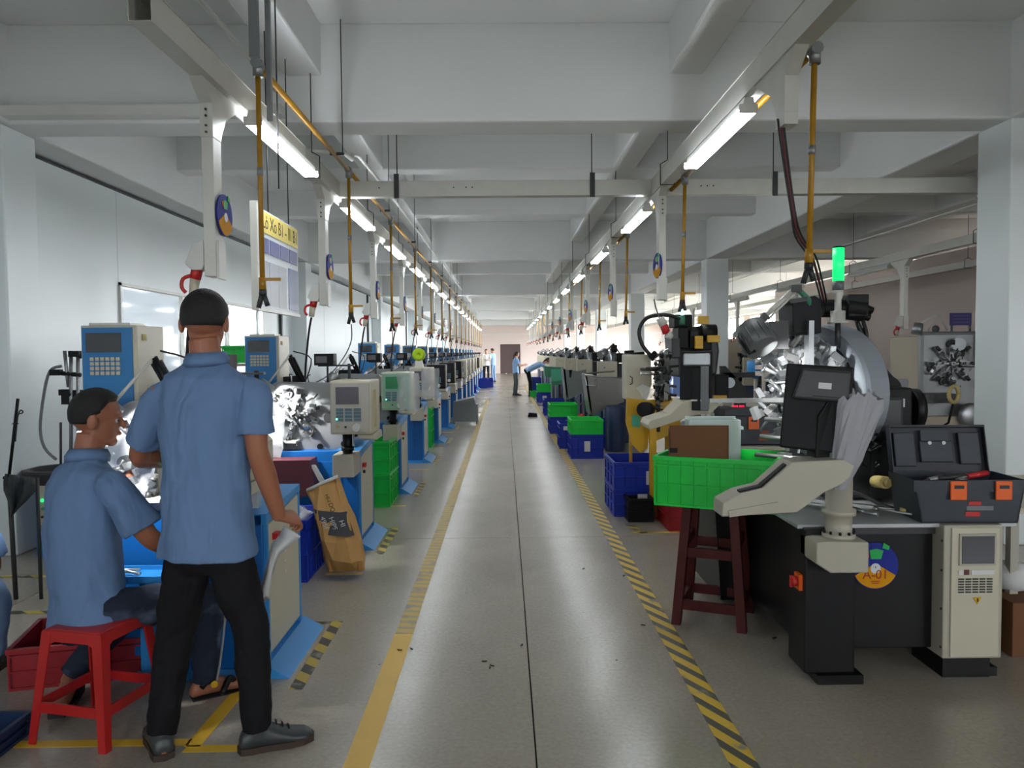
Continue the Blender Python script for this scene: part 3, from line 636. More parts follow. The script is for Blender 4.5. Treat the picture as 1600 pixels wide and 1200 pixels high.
# ---------------------------------------------------------------- left row spring coiling machine; origin at aisle-side near foot
def make_left():
    t = thing('spring_machine', '', 'machine', (0, 0, 0), group='blue-based spring machines of the left row')
    c = MB().box(-.92, 0, 0, .57, .03, .74).build('cabinet', m_tline, t, bevel=.006)
    MB().box(-.8, -.12, -.006, 0, .1, .66).build('cabinet_door', m_tline, c, bevel=.004)
    MB().prism([(-.04, 0), (.62, 0), (.58, .03), (0, .03)], -.95, .0, 'x').prism([(0, 0), (.12, 0), (.02, .06), (0, .06)], -.04, .62, 'y').build('foot_flange', m_blue2, t)
    sp = MB().prism([(.03, .09), (.54, .09), (.54, .73), (.03, .68)], 0, .014, 'x').build('side_panel', m_cream, t)
    MB().box(.0, .018, .54, .56, .05, .76).build('panel_edge', m_blue2, t); MB().box(.0, .018, .01, .03, .05, .7).build('panel_edge', m_blue2, t)
    MB().prism([(.0, .69), (.57, .745), (.57, .78), (.0, .74)], -.16, .018, 'x').build('top_ledge', m_blue2, t)
    MB().rb((.025, .12, .615), (.03, .05, .03)).build('rocker_switch', m_red, sp)
    MB().cyl((.014, .14, .56), (.03, .14, .56), .012, n=10).build('push_button', m_black, sp)
    for i in range(3): MB().cyl((.014, .28, .5-.05*i), (.02, .28, .5-.05*i), .006, n=8).build('rivet', m_white, sp)
    MB().cyl((-.1, .57, .4), (-.1, .59, .4), .01).build('cable_gland', m_black, c)
    # housing and tool plate
    b = MB().prism([(-.74, .74), (-.1, .74), (-.1, 1.02), (-.26, 1.22), (-.62, 1.22), (-.76, 1.06)], .16, .52, 'y').build('housing', m_cream, t, bevel=.008)
    MB().prism([(-.78, .70), (-.73, .66), (-.05, .70), (-.05, 1.02), (-.22, 1.24), (-.62, 1.25), (-.72, 1.2), (-.79, 1.08)], .10, .16, 'y').build('tool_plate', m_plate, t, bevel=.004)
    MB().box(-.8, -.45, -.02, .13, .80, .815).build('work_tray', m_white, t)
    tooling(t, (-.48, .1, 1.0), (1, 0, 0), (0, 0, 1), (0, -1, 0), .21, 6, a0=.3, seed=4)
    for x, z in ((-.12, .95), (-.12, .78), (-.3, .76), (-.66, .8)): MB().cyl((x, .1, z), (x, .085, z), .022, n=16).build('plate_knob', m_black, t)
    MB().cyl((-.22, .1, .98), (-.22, .05, .98), .04, n=16).rb((-.15, .07, .97), (.07, .05, .08)).build('feed_roller', m_dark, t)
    MB().box(-.1, -.04, .2, .5, .82, 1.06).build('side_rack', m_dark, t)
    # chutes under the plate
    MB().prism([(-.62, .70), (-.3, .70), (-.26, .45), (-.5, .42)], -.22, -.02, 'y').build('spring_chute', m_maroon, t)
    MB().prism([(-.3, .66), (-.27, .66), (-.18, .5), (-.22, .5)], -.2, -.17, 'y').build('chute_edge', m_paper, t)
    # monitor on swivel neck
    mo = MB().box(-.13, .16, -.3, .06, .89, 1.27).build('monitor_box', m_mon, t, bevel=.01)
    MB().prism([(-.28, .885), (.12, .885), (.15, .86), (.15, .83), (-.1, .83), (-.28, .86)], .06, .16, 'x').build('hood', m_cream, mo)
    MB().box(-.118, .148, -.312, -.3, .905, 1.255).build('monitor_face', m_face, t, bevel=.003)
    MB().box(-.085, .075, -.318, -.311, 1.105, 1.225).build('screen', m_scr, mo)
    for i in range(3):
        for j in range(4): MB().box(-.085+i*.062, -.035+i*.062, -.318, -.311, .985+j*.024, 1.004+j*.024).build('key_row', m_keyb, mo)
    MB().cyl((.055, -.312, .94), (.055, -.335, .94), .03, .026, n=20).build('knob', m_white, mo)
    MB().cyl((-.075, -.312, .945), (-.075, -.325, .945), .011, n=12).build('button', m_tan, mo)
    MB().cyl((-.02, -.312, .945), (-.02, -.322, .945), .007, n=10).build('button', m_black, mo)
    MB().cyl((-.08, -.318, 1.0), (-.08, -.322, 1.0), .006, n=10).build('indicator', m_cyanled, mo)
    for y in (-.19, -.13): MB().box(.158, .163, y, y+.018, .93, 1.2).build('vent_slot', m_tan, mo)
    MB().cyl((-.04, -.16, .89), (-.04, -.16, .74), .035, n=14).cyl((-.04, -.16, .79), (-.04, -.16, .76), .045, n=14).build('swivel_neck', m_black, t)
    MB().box(-.13, .02, -.26, 0, .58, .74).build('neck_bracket', m_cream2, t, bevel=.004)
    # blue-faced control box
    cb = MB().box(-.87, -.61, .15, .43, 1.12, 1.6).build('control_box', m_cream, t, bevel=.005)
    MB().box(-.862, -.63, .143, .15, 1.13, 1.59).build('control_face', m_blue, t)
    MB().box(-.842, -.68, .138, .143, 1.475, 1.565).build('screen', m_glassy, cb)
    for i in range(6):
        for j in range(4): MB().box(-.824+i*.024, -.806+i*.024, .136, .143, 1.37+j*.022, 1.386+j*.022).build('key', m_key, cb)
    MB().box(-.83, -.64, .15, .3, 1.6, 1.612).build('top_cap', m_tray, cb)
    MB().box(-.606, -.612, .2, .24, 1.53, 1.56).build('vent', m_tan, cb)
    MB().cyl((-.74, .3, .74), (-.74, .3, 1.12), .025, n=10).build('box_post', m_dark, t)
    # work lamp on a jointed arm
    l = MB().tube([(-.44, .2, 1.22), (-.52, .12, 1.45)], .017, n=8).rb((-.48, .16, 1.34), (.05, .02, .2), (R(20), R(-20), 0)).build('lamp_arm', m_black, t)
    MB().cyl((-.52, .12, 1.45), (-.64, -.02, 1.25), .008, n=8).build('lamp_rod', m_tray, l)
    MB().cyl((-.64, -.02, 1.25), (-.72, -.04, 1.15), .055, .06, n=12).build('lamp_head', m_steel2, t)
    MB().tube([(-.44, .22, 1.23), (-.38, .2, 1.42), (-.5, .14, 1.48)], .005, n=5, res=4).build('lamp_cable', m_cable, l)
    # counter on a post
    MB().cyl((-.28, .3, 1.22), (-.28, .3, 1.36), .008, n=8).cyl((-.12, .34, 1.0), (-.12, .34, 1.38), .012, n=8).build('counter_post', m_dark, t)
    q = MB().box(-.37, -.22, .24, .36, 1.37, 1.46).build('counter_box', m_blackp, t, bevel=.004)
    MB().box(-.355, -.27, .236, .24, 1.39, 1.44).build('counter_window', m_screen, q)
    MB().box(-.36, -.08, .32, .36, 1.36, 1.372).build('counter_shelf', m_dark, t)
    for i in range(5): MB().tube([(-.7+i*.07, .3, 1.22), (-.71+i*.07, .28, 1.26+.02*(i % 3)), (-.68+i*.07, .24, 1.3)], .004, n=5, res=3).build('wire_guide', m_dark, t)
    MB().rb((-.62, .28, 1.26), (.1, .08, .05)).rb((-.52, .3, 1.25), (.06, .05, .08)).build('guide_block', m_black, t)
    return t
LX = -1.1; LY = [3.45+2.25*k for k in range(18)]
ML0 = make_left(); ML0.location = (LX, LY[0], 0); ML0['label'] = 'blue-based spring machine with blue-faced control box, nearest of the left row, behind the two men'
m_mong = mat('monitor_green_cream', 'b7bba4', .42, var=.05)
desc = {1: 'with cream monitor box, between the standing man and the green crates',
        2: 'with green-faced monitor under clear film, behind the stacked green crates',
        3: 'with pale monitor wrapped in clear film under the lime disc', 4: 'with black monitor box, nearest of the black ones',
        5: 'with black monitor box, just before the grey sheet chute'}
swapB = {'monitor_enamel': m_blackp, 'monitor_face': m_black, 'monitor_screen': m_glassy}
far_drop = {6: ('linkage', 'plate_knob', 'wire_guide', 'lamp_arm', 'cam_disc'), 10: ('linkage', 'plate_knob', 'wire_guide', 'lamp_arm', 'cam_disc', 'tool_slide', 'lamp_head', 'counter_shelf', 'push_button', 'guide_block', 'chute_edge')}
MLS = [ML0]
for k in range(1, 18):
    sw = {}
    if k == 2: sw = {'monitor_face': m_sgreen, 'monitor_screen': m_gscreen, 'monitor_enamel': m_mong}
    if k in (4, 5, 6, 11): sw = swapB
    dr_ = far_drop[10] if k >= 10 else far_drop[6] if k >= 6 else ()
    if k in (2,): dr_ = dr_+('control_box', 'control_face')
    lab = 'blue-based spring machine '+(desc.get(k) or 'in the left row, %s from the camera' % ORD[k])
    MLS.append(dup(ML0, (LX, LY[k], 0), label=lab, swap=sw or None, drop=dr_))
# brightly lit work lamps (the first two machines)
for k, nm in ((0, 'nearest'), (1, 'second')):
    t = thing('work_lamp', 'lit work lamp panel on the tool plate of the %s left machine' % nm, 'lamp', (LX-.68, LY[k]-.06, 1.02))
    MB().box(-.1, .06, -.012, .0, .05, .11).build('lamp_housing', m_white, t)
    MB().box(-.095, .055, -.011, -.001, .044, .05).build('lamp_panel', m_glow, t)
    MB().cyl((-.02, .0, .08), (-.02, .12, .12), .006, n=6).build('lamp_arm', m_dark, t)
    l = bpy.data.lights.new('work_light', 'SPOT'); l.energy = 26; l.spot_size = R(120); l.shadow_soft_size = .04
    o = bpy.data.objects.new('work_light', l); COL.objects.link(o); o.location = (LX-.6, LY[k]-.22, 1.18); o.rotation_euler = (R(35), 0, 0)
# lime disc over the fourth machine
t = thing('lime_fan', 'lime green round fan on a small white stand above the fourth left machine', 'fan', (-1.28, 10.1, 1.25))
c = at(654, 554, 10.1)
MB().cyl((c.x, 10.1, c.z), (c.x, 10.16, c.z), .085, n=24).build('guard', m_lime, t, world=True); MB().lathe([(.02, 0), (.05, .012), (.084, .002)], (c.x, 10.1, c.z), axis=(0, -1, 0)).build('grille', m_lime, t, world=True)
MB().prism([(c.x-.06, 1.27), (c.x+.06, 1.27), (c.x+.03, c.z-.02), (c.x-.03, c.z-.02)], 10.1, 10.18).build('stand', m_white, t, world=True)
# clear film over some monitors
for k, lab in ((2, 'third'), (3, 'fourth')):
    t = thing('film_sheet', 'crumpled clear film hanging over the monitor of the %s left machine' % lab, 'plastic film', (LX+.05, LY[k]-.33, 1.0))
    m = MB(); rnd = random.Random(k); nx, nz = 7, 9
    V = [(-.02+.22*i/(nx-1)+rnd.uniform(-.01, .01), -.02*math.sin(i*1.9)+rnd.uniform(-.015, .01), -.1+.36*j/(nz-1)-(.04 if j == 0 and i % 2 else 0)) for j in range(nz) for i in range(nx)]
    m.add(V, [(j*nx+i, j*nx+i+1, (j+1)*nx+i+1, (j+1)*nx+i) for j in range(nz-1) for i in range(nx-1)], True)
    m.build('film', m_film, t)
t = thing('film_bag', 'clear plastic bag with paper hanging at the standing man\'s right elbow', 'plastic bag', (-1.7, 5.62, .9))
rnd = random.Random(3); V = []
for j in range(9):
    for i in range(6): V.append((at(404+8*i-1.2*j*.6, 650+12.5*j, 5.62).x+rnd.uniform(-.008, .008), 5.62+rnd.uniform(-.03, .03), at(430, 650+12.5*j, 5.62).z))
MB().add(V, [(j*6+i, j*6+i+1, (j+1)*6+i+1, (j+1)*6+i) for j in range(8) for i in range(5)], True).build('bag', m_film, t, world=True)
MB().prism(ppoly([(424, 742), (443, 745), (432, 660), (412, 655)], 5.66), 5.66, 5.664).build('sheet', m_paperg, t, world=True)
for c_ in kids(ML0):
    if c_.name.split('.')[0] in ('spring_chute', 'chute_edge', 'side_rack'): bpy.data.objects.remove(c_)
    elif c_.name in ('monitor_box', 'monitor_face', 'swivel_neck', 'neck_bracket'): c_.location.x -= .2
    elif c_.name == 'tool_plate': c_.data = c_.data.copy(); c_.data.materials[0] = m_lplate  # paler plate here: its lit look is put into the colour
# power cables and air hoses down to the machines
for k in range(0, 12):
    y = 3.71+2.25*k
    t = thing('power_cable', 'black power cable from the %s white duct to its left row machine' % ORD[k], 'cable', (-1.48, y, 1.74), group='black cables to the left row')
    MB().tube([(-.005, -.01, .0), (-.03, .0, -.12), (-.07, .05, -.35), (-.1, .12, -.52)], .009, n=6, res=4).build('cable', m_cable, t)
    if k:
        t = thing('air_hose', 'thin air hose from the %s yellow drop to its left row machine' % ORD[k], 'hose', (-1.2, yl[k], 1.69), group='air hoses of the left row')
        MB().tube([(0, 0, 0), (.0, .0, -.12), (-.05, 0, -.24), (-.16, 0, -.38), (-.3, .05, -.46)], .005, n=6, res=4).build('hose', m_gcable if k % 2 else m_copper, t)
# ================================================================ right row
def W3(px, py, Y): return at(px, py, Y)
m_can = mat('lamp_can_grey', '5d6060', .5, .2, var=.05)
m_drum = mat('drum_grey_enamel', '8d959c', .42, .15, var=.05)
# ---------------- nearest machine of the right row
t = R1 = thing('spring_machine', 'large black-based spring machine with round face plate, nearest at right, carrying the A-01 disc', 'machine', (1.8, 3.6, 0))
x0, x1 = 1.30, 1.50
MB().box(1.30, 1.52, 3.30, 3.50, .04, .68).build('corner_post', m_black, t, world=True, bevel=.008)
MB().box(1.52, 1.90, 3.38, 3.42, .12, .64).build('front_panel', m_black, t, world=True, bevel=.004)
MB().box(1.50, 1.90, 3.36, 3.45, .64, .672).build('bed_rail', m_dark, t, world=True)
MB().box(1.34, 2.2, 3.55, 4.95, .10, .66).build('base_cabinet', m_black, t, world=True, bevel=.01)
for x, y in ((1.37, 3.33), (2.0, 3.4), (1.4, 4.8), (2.1, 4.8)): MB().box(x-.02, x+.18, y-.05, y+.12, 0, .04).build('foot', m_black, t, world=True)
MB().prism([(1.36, .06), (1.34, .5), (1.24, .66), (1.16, .66), (1.2, .06)], 4.25, 4.9).build('side_wing', m_black, t, world=True)
MB().box(1.28, 2.25, 3.34, 5.0, .672, .69).build('bed_plate', m_lplate, t, world=True, bevel=.003)
ec = MB().box(1.905, 2.165, 3.30, 3.62, .10, .69).build('electric_cabinet', m_cream2, t, world=True, bevel=.006)
MB().box(1.935, 2.145, 3.292, 3.30, .11, .68).build('cabinet_door', m_cream, t, world=True, bevel=.003)
dp = MB().box(1.965, 2.125, 3.284, 3.292, .515, .655).build('window_frame', m_cream2, t, world=True)
MB().box(1.975, 2.115, 3.281, 3.285, .525, .645).build('window', m_glassy, dp, world=True)
for i in range(5):
    for j in range(6): MB().box(1.965+i*.031, 1.989+i*.031, 3.288, 3.293, .395+j*.0115, .401+j*.0115).build('vent_slot', m_dark, ec, world=True)
MB().box(1.965, 1.985, 3.288, 3.293, .475, .495).box(2.02, 2.12, 3.288, 3.293, .475, .495).build('rating_label', m_paper, ec, world=True)
MB().box(1.99, 2.01, 3.287, 3.293, .475, .497).build('small_red_switch', m_maroon, ec, world=True)
MB().prism([(2.03, .375), (2.065, .375), (2.0475, .345)], 3.287, 3.293).build('warning_sign', m_yel, ec, world=True)
MB().box(2.0455, 2.0495, 3.284, 3.288, .356, .371).build('warning_mark', m_ink, ec, world=True)
for z in (.15, .32, .49, .62): MB().cyl((1.903, 3.31, z), (1.9, 3.31, z), .006, n=8).build('hinge_screw', m_dark, ec, world=True)
MB().box(1.93, 2.14, 3.34, 3.6, .0, .10).build('plinth', m_black, t, world=True)
sw = MB().box(1.285, 1.30, 3.33, 3.39, .40, .47).build('isolator_switch', m_orange, t, world=True)
MB().cyl((1.285, 3.36, .435), (1.262, 3.36, .435), .022, n=14).rb((1.26, 3.36, .435), (.012, .012, .05)).build('handle', m_red, sw, world=True)
# pedestal and console
pd = MB().prism([(1.30, .56), (1.36, .52), (1.52, .52), (1.52, .65), (1.33, .655), (1.30, .65)], 3.18, 3.36).build('pedestal_block', m_cream2, t, world=True, bevel=.006)
MB().lathe([(.068, 0), (.068, .02), (.055, .022), (.055, .10), (.07, .102), (.07, .125), (.055, .127), (.055, .27)], (1.43, 3.27, .65), n=28).build('pedestal_column', m_cream2, t, world=True)
for i in range(10):
    a = i*.63; MB().cyl((1.43+.062*math.cos(a), 3.27+.062*math.sin(a), .672), (1.43+.062*math.cos(a), 3.27+.062*math.sin(a), .684), .006, n=6).build('bolt', m_black, pd, world=True)
pp = ppoly([(1128, 808), (1130, 786), (1158, 771), (1192, 763), (1238, 722), (1318, 718), (1336, 728), (1330, 745), (1318, 756), (1288, 770), (1246, 801)], 3.1)
MB().prism(pp, 3.10, 3.24).build('console_arm', m_cream2, t, world=True, bevel=.006)
MB().prism(ppoly([(1158, 772), (1192, 764), (1232, 730), (1230, 726), (1190, 760), (1157, 768)], 3.1), 3.115, 3.15).build('keyboard', m_blackp, t, world=True)
MB().prism(ppoly([(1138, 798), (1216, 784), (1220, 797), (1140, 808)], 3.097), 3.094, 3.1).build('console_seam_plate', m_cream2, t, world=True)
# monitor seen from behind
Mm = Matrix.Translation(at(1277, 634, 3.22)) @ Matrix.Rotation(R(-24), 4, 'Z') @ Matrix.Rotation(R(-6), 4, 'X') @ Matrix.Rotation(R(4), 4, 'Y')
mo = MB().box(-.135, .13, -.02, .035, -.19, .17, Mm).build('monitor_shell', m_blackp, t, world=True, bevel=.008)
MB().prism([(-.10, .02), (-.07, .15), (.12, .15), (.12, .02)], -.055, -.02, 'y', Mm).build('monitor_back', m_dark, t, world=True, bevel=.01)
MB().box(.0, .05, -.059, -.055, .07, .095, Mm).build('label', m_paper, mo, world=True)
MB().box(-.02, .12, -.058, -.055, .035, .04, Mm).build('seam', m_black, mo, world=True)
MB().prism(ppoly([(1270, 730), (1316, 738), (1326, 632), (1292, 624), (1276, 650)], 3.2), 3.18, 3.28).build('monitor_stand', m_blackp, t, world=True, bevel=.006)
# round head, turned towards the aisle
ang = R(22); N = Vector((-math.cos(ang), -math.sin(ang), 0)); U = Vector((-math.sin(ang), math.cos(ang), 0))*-1; V = Vector((0, 0, 1)); C = at(1272, 612, 3.95)
def rng(r0, r1, w0, w1, n=48):
    return [(r0, w0), (r1, w0), (r1, w1), (r0, w1), (r0, w0)]
MB().lathe([(.02, 0), (.335, 0), (.345, -.02), (.345, -.14), (.3, -.16), (.02, -.16)], C, n=56, axis=N, smooth=False).build('head_drum', m_drum, t, world=True)
MB().lathe([(.25, .002), (.27, .004), (.272, .004), (.272, .01), (.25, .01)], C, n=56, axis=N).build('drum_groove', m_black, t, world=True)
MB().lathe([(.01, .0), (.24, .0), (.25, .008), (.24, .016), (.01, .016)], C, n=48, axis=N).build('face_plate', m_lplate, t, world=True)
hd = bpy.data.objects.new('tool_head', None); COL.objects.link(hd); hd.parent = t
M_h = None
class WP: pass
def tool_world(parent, C, U, V, N, *a, **k):
    off = parent_mw(parent).inverted() @ Vector(C); tooling(parent, off, U, V, N, *a, **k)
COL.objects.unlink(hd); bpy.data.objects.remove(hd)
tool_world(t, C+N*.03, U, V, N, .30, 8, a0=.2, seed=11, ms=(m_steel, m_lplate, m_steel2), bits=210)
for i in range(5):
    p = C+N*.06+U*(-.12+.06*i)+V*(.05+.03*(i % 2)); MB().box(-.022, .022, -.012, .012, 0, .2, Matrix.Translation(p)).build('guide_column', (m_steel, m_lplate, m_steel2)[i % 3], t, world=True)
for i in range(4):
    p = C+N*(.1+.03*i)+V*(-.05-.09*i); MB().cyl(p+U*.16, p-U*.1+N*.1, .012, n=8).rb(p, (.05, .05, .03), (0, 0, ang)).build('tool_bar', m_steel, t, world=True)
MB().box(-.34, .1, -.012, .012, -.01, .01, Matrix.Translation(at(1215, 625, 3.8))).build('long_bar', m_steel, t, world=True)
# body behind the drum
MB().box(1.64, 2.02, 3.86, 4.5, .7, 1.22).build('head_body', m_dark, t, world=True, bevel=.02)
MB().prism([(1.62, 1.2), (2.0, 1.2), (1.9, 1.5), (1.72, 1.56), (1.62, 1.5)], 4.0, 4.4).build('head_cowl', m_dark, t, world=True, bevel=.02)
MB().prism(ppoly([(1238, 468), (1274, 462), (1284, 468), (1284, 520), (1262, 524), (1240, 520)], 3.75), 3.75, 3.95).build('top_slide_motor', m_blackp, t, world=True, bevel=.006)
MB().prism(ppoly([(1232, 468), (1262, 463), (1262, 470), (1236, 474)], 3.72), 3.72, 3.85).build('slide_cap', m_dark, t, world=True)
MB().cyl(at(1284, 482, 3.85), at(1322, 482, 3.85), .045, n=18).cyl(at(1318, 480, 3.85), at(1348, 484, 3.85), .06, n=16).rb(tuple(at(1335, 478, 3.85)), (.1, .1, .11)).build('servo_motor', m_blackp, t, world=True, bevel=.004)
MB().cyl(at(1345, 480, 3.85), at(1362, 486, 3.85), .022, n=10).cyl(at(1345, 492, 3.85), at(1358, 496, 3.85), .02, n=10).build('connector', m_black, t, world=True)
MB().box(*(at(1204, 500, 3.7).x, at(1232, 500, 3.7).x, 3.7, 3.85, at(1200, 545, 3.7).z, at(1200, 502, 3.7).z)).build('upper_block', m_dark, t, world=True)
for a, b, r in (((1338, 500), (1345, 600), .012), ((1350, 510), (1330, 640), .014), ((1348, 500), (1335, 560), .01)):
    p, q = at(*a, 3.9), at(*b, 3.9); MB().tube([p, (p+q)/2+Vector((.03, -.02, 0)), q], r, n=7, res=4).build('hose', m_cable, t, world=True)
MB().box(1.475, 1.50, 3.72, 3.78, 1.2, 1.6).build('mast', m_steel2, t, world=True)
# beacon
b = thing('beacon_light', 'lit green tubular beacon on top of the nearest right machine', 'lamp', tuple(at(1306, 520, 3.75)))
p = at(1309, 505, 3.75)
MB().lathe([(.012, 0), (.05, .0), (.05, .008), (.035, .01), (.035, .06), (.016, .062), (.016, .115), (.026, .14), (.026, .16)], p, n=20).build('stem', m_tray, b, world=True)
MB().cyl((p.x, p.y, p.z+.16), (p.x, p.y, p.z+.205), .027, n=18).build('collar', m_gcable, b, world=True)
MB().cyl((p.x, p.y, p.z+.205), (p.x, p.y, p.z+.365), .027, n=20).build('lens', m_led, b, world=True)
MB().cyl((p.x, p.y, p.z+.365), (p.x, p.y, p.z+.372), .028, n=20).build('cap', m_blackp, b, world=True)
MB().cyl((p.x, p.y, p.z-.12), (p.x, p.y, p.z), .014, n=10).build('bracket_post', m_dark, b, world=True)
# big work lamp on jointed arm
l = thing('work_lamp', 'grey can-shaped work lamp on a jointed arm above the nearest right machine', 'lamp', tuple(at(1262, 475, 3.7)))
MB().cyl(at(1171, 512, 3.7), at(1191, 544, 3.62), .074, .077, n=28).build('lamp_can', m_can, l, world=True)
MB().cyl(at(1171, 512, 3.7), at(1169, 509, 3.71), .012, n=12).build('screw', m_black, l, world=True)
ax0, ax1 = at(1171, 512, 3.7), at(1191, 544, 3.62); axd = (ax1-ax0).normalized(); axu = axd.orthogonal().normalized(); axw = axd.cross(axu); mf = MB()
for i in range(14):
    r_ = (axu*math.cos(i*.449)+axw*math.sin(i*.449))*.077; mf.cyl(ax0+axd*.03+r_, ax1-axd*.01+r_, .004, n=5)
mf.build('cooling_fins', m_can, l, world=True)['kind'] = 'stuff'
MB().tube([at(1155, 522, 3.65), at(1158, 534, 3.6), at(1172, 553, 3.55), at(1180, 548, 3.55)], .009, n=6).build('handle', m_black, l, world=True)
MB().rb(tuple(at(1193, 497, 3.7)), (.035, .03, .04), (0, R(40), 0)).rb(tuple(at(1243, 451, 3.7)), (.05, .03, .035)).build('joint', m_dark, l, world=True)
MB().tube([at(1195, 495, 3.7), at(1240, 452, 3.7)], .013, n=8).tube([at(1200, 499, 3.7), at(1243, 457, 3.7)], .006, n=6).build('arm', m_tray, l, world=True)
MB().tube([at(1246, 451, 3.7), at(1263, 468, 3.75), at(1266, 500, 3.8)], .014, n=8).build('lower_arm', m_teal, l, world=True)
lp = bpy.data.lights.new('work_light', 'SPOT'); lp.energy = 30; lp.spot_size = R(75); lp.shadow_soft_size = .05
o = bpy.data.objects.new('work_light', lp); COL.objects.link(o); o.location = at(1206, 541, 3.6)
o.rotation_euler = (Vector(at(1262, 620, 3.9))-Vector(o.location)).to_track_quat('-Z', 'Y').to_euler()
# feeder block at right of the head
f = thing('wire_feeder', 'black wire feeder with drum and white labels, right of the nearest round head', 'machine', (2.0, 4.2, .7))
MB().box(at(1372, 630, 3.9).x, at(1426, 630, 3.9).x, 3.9, 4.2, at(1400, 684, 3.9).z, at(1400, 606, 3.9).z).build('gearbox', m_blackp, f, world=True, bevel=.01)
MB().cyl(at(1418, 640, 4.0), at(1432, 640, 4.0), .11, n=20).build('flange', m_black, f, world=True)
MB().box(at(1383, 630, 3.89).x, at(1391, 630, 3.89).x, 3.89, 3.9, at(1400, 633, 3.9).z, at(1400, 627, 3.9).z).box(at(1395, 630, 3.89).x, at(1414, 630, 3.89).x, 3.89, 3.9, at(1400, 636, 3.9).z, at(1400, 623, 3.9).z).build('label', m_paper, f, world=True)
MB().box(at(1336, 630, 4.2).x, at(1420, 630, 4.2).x, 4.2, 4.24, at(1400, 640, 4.2).z, at(1400, 592, 4.2).z).build('back_plate', m_gcable, f, world=True, bevel=.01)
for px in (1352, 1385): MB().cyl(at(px, 608, 4.2), at(px, 608, 4.14), .075, n=24).build('roller', m_black, f, world=True)
MB().box(at(1343, 580, 4.3).x, at(1372, 580, 4.3).x, 4.3, 4.4, at(1400, 592, 4.3).z, at(1400, 560, 4.3).z).build('upper_motor', m_blackp, f, world=True, bevel=.01)
MB().tube([at(1370, 562, 4.3), at(1395, 592, 4.3)], .01, n=6).build('strut', m_dark, f, world=True)
MB().box(at(1385, 700, 4.0).x, at(1415, 700, 4.0).x, 3.95, 4.15, .7, at(1400, 684, 4.0).z+.01).build('column', m_black, f, world=True)
MB().box(at(1340, 700, 4.0).x, at(1372, 700, 4.0).x, 3.85, 4.15, .7, .98).build('lower_block', m_dark, f, world=True)
MB().cyl(at(1368, 752, 3.7), at(1384, 754, 3.6), .03, n=14).cyl(at(1384, 754, 3.6), at(1390, 755, 3.58), .02, n=12).build('wire_eye', m_tan, f, world=True)
tooling(f, parent_mw(f).inverted() @ at(1350, 690, 3.8), (1, 0, 0), (0, 0, 1), (0, -1, 0), .13, 3, seed=5, ms=(m_black, m_dark, m_black), bits=36)
t = thing('air_hose', 'thick black hose looping over the bed of the nearest right machine', 'hose', tuple(at(1330, 770, 3.8)))
MB().tube([at(1310, 765, 3.8), at(1345, 772, 3.75), at(1380, 790, 3.7), at(1415, 800, 3.65)], .011, n=8, res=5).build('hose', m_cable, t, world=True)
t = thing('floor_hose', 'black hose lying under the nearest right machine', 'hose', (1.8, 3.5, 0))
MB().tube([at(1385, 1038, 3.6), at(1400, 1055, 3.5), at(1440, 1066, 3.42), at(1485, 1062, 3.4), at(1500, 1058, 3.45)], .012, n=8, res=5).build('hose', m_cable, t, world=True)
# things on the bed
for lab, a, b, nm, mm, w in (('thin steel rod lying on the bed of the nearest right machine', (1385, 800), (1425, 812), 'steel_rod', m_steel, .006),
                        ('flat steel wrench on the bed beside the pedestal', (1345, 806), (1372, 812), 'wrench', m_steel2, .012)):
    t = thing(nm, lab, 'tool', (at(*a, 3.45).x, 3.45, .706)); p = parent_mw(t).inverted()
    MB().cyl((at(*a, 3.45).x, 3.55, .714), (at(*b, 3.42).x, 3.42, .714), w*.8, n=8).build('shank', mm, t, world=True); MB().cyl((at(*a, 3.45).x, 3.55, .706), (at(*a, 3.45).x, 3.55, .722), w*2.2, n=12).build('ring_end', mm, t, world=True)
t = thing('tape_roll', 'small yellow tape roll on the bed beside the tool box', 'tape roll', (at(1415, 815, 3.5).x, 3.5, .706)); MB().lathe([(.012, 0), (.026, 0), (.026, .02), (.012, .02)], (0, 0, 0), n=20).build('roll', m_tan, t)
# paper roll pocket
t = thing('paper_cone', 'crumpled roll of pale plastic sheets stuck upright behind the black monitor', 'paper', tuple(at(1325, 760, 3.2)))
m = MB(); rnd = random.Random(9); n = 26; rows = [(1313, 764, 10), (1321, 720, 24), (1330, 680, 30), (1340, 640, 34), (1344, 618, 33)]; V = []
for j, (px, py, w) in enumerate(rows):
    c = at(px, py, 3.15); rr = w*3.15/1202
    for i in range(n):
        a = 2*math.pi*i/n; q = rr*(1+.13*math.sin(3*a+j)+rnd.uniform(-.09, .09)); V.append((c.x+q*math.cos(a), c.y+q*.6*math.sin(a), c.z+(rnd.uniform(-.02, .02) if j == 4 else 0)))
m.add(V, [(j*n+i, j*n+(i+1) % n, (j+1)*n+(i+1) % n, (j+1)*n+i) for j in range(4) for i in range(n)], False).build('outer_sheet', m_paperg, t, world=True)
V2 = [(p[0]*1+(at(1346, 625, 3.15).x-p[0])*.35, p[1], p[2]+.01) for p in V[2*n:]]
MB().add(V2, [(j*n+i, j*n+(i+1) % n, (j+1)*n+(i+1) % n, (j+1)*n+i) for j in range(2) for i in range(n)], True).build('inner_sheet', m_paperg, t, world=True)
D = dup(D0, (at(1367, 884, 3.37).x, 3.37, at(1367, 884, 3.37).z), 0, label='blue and amber status disc marked A-01 on the black machine base'); D.scale = (1.04, 1.04, 1.04)
text('A-01', 'lettering', m_redink, D, (0, -.0065, -.038), (R(90), 0, 0), .056)
MB().box(-.02, .02, -.0055, -.005, -.068, -.064).box(-.016, .016, -.0055, -.005, -.076, -.072).build('small_print', m_redink, D)
MB().box(-.002, .002, -.0078, -.007, -.008, .0).build('mark', m_redink, D)

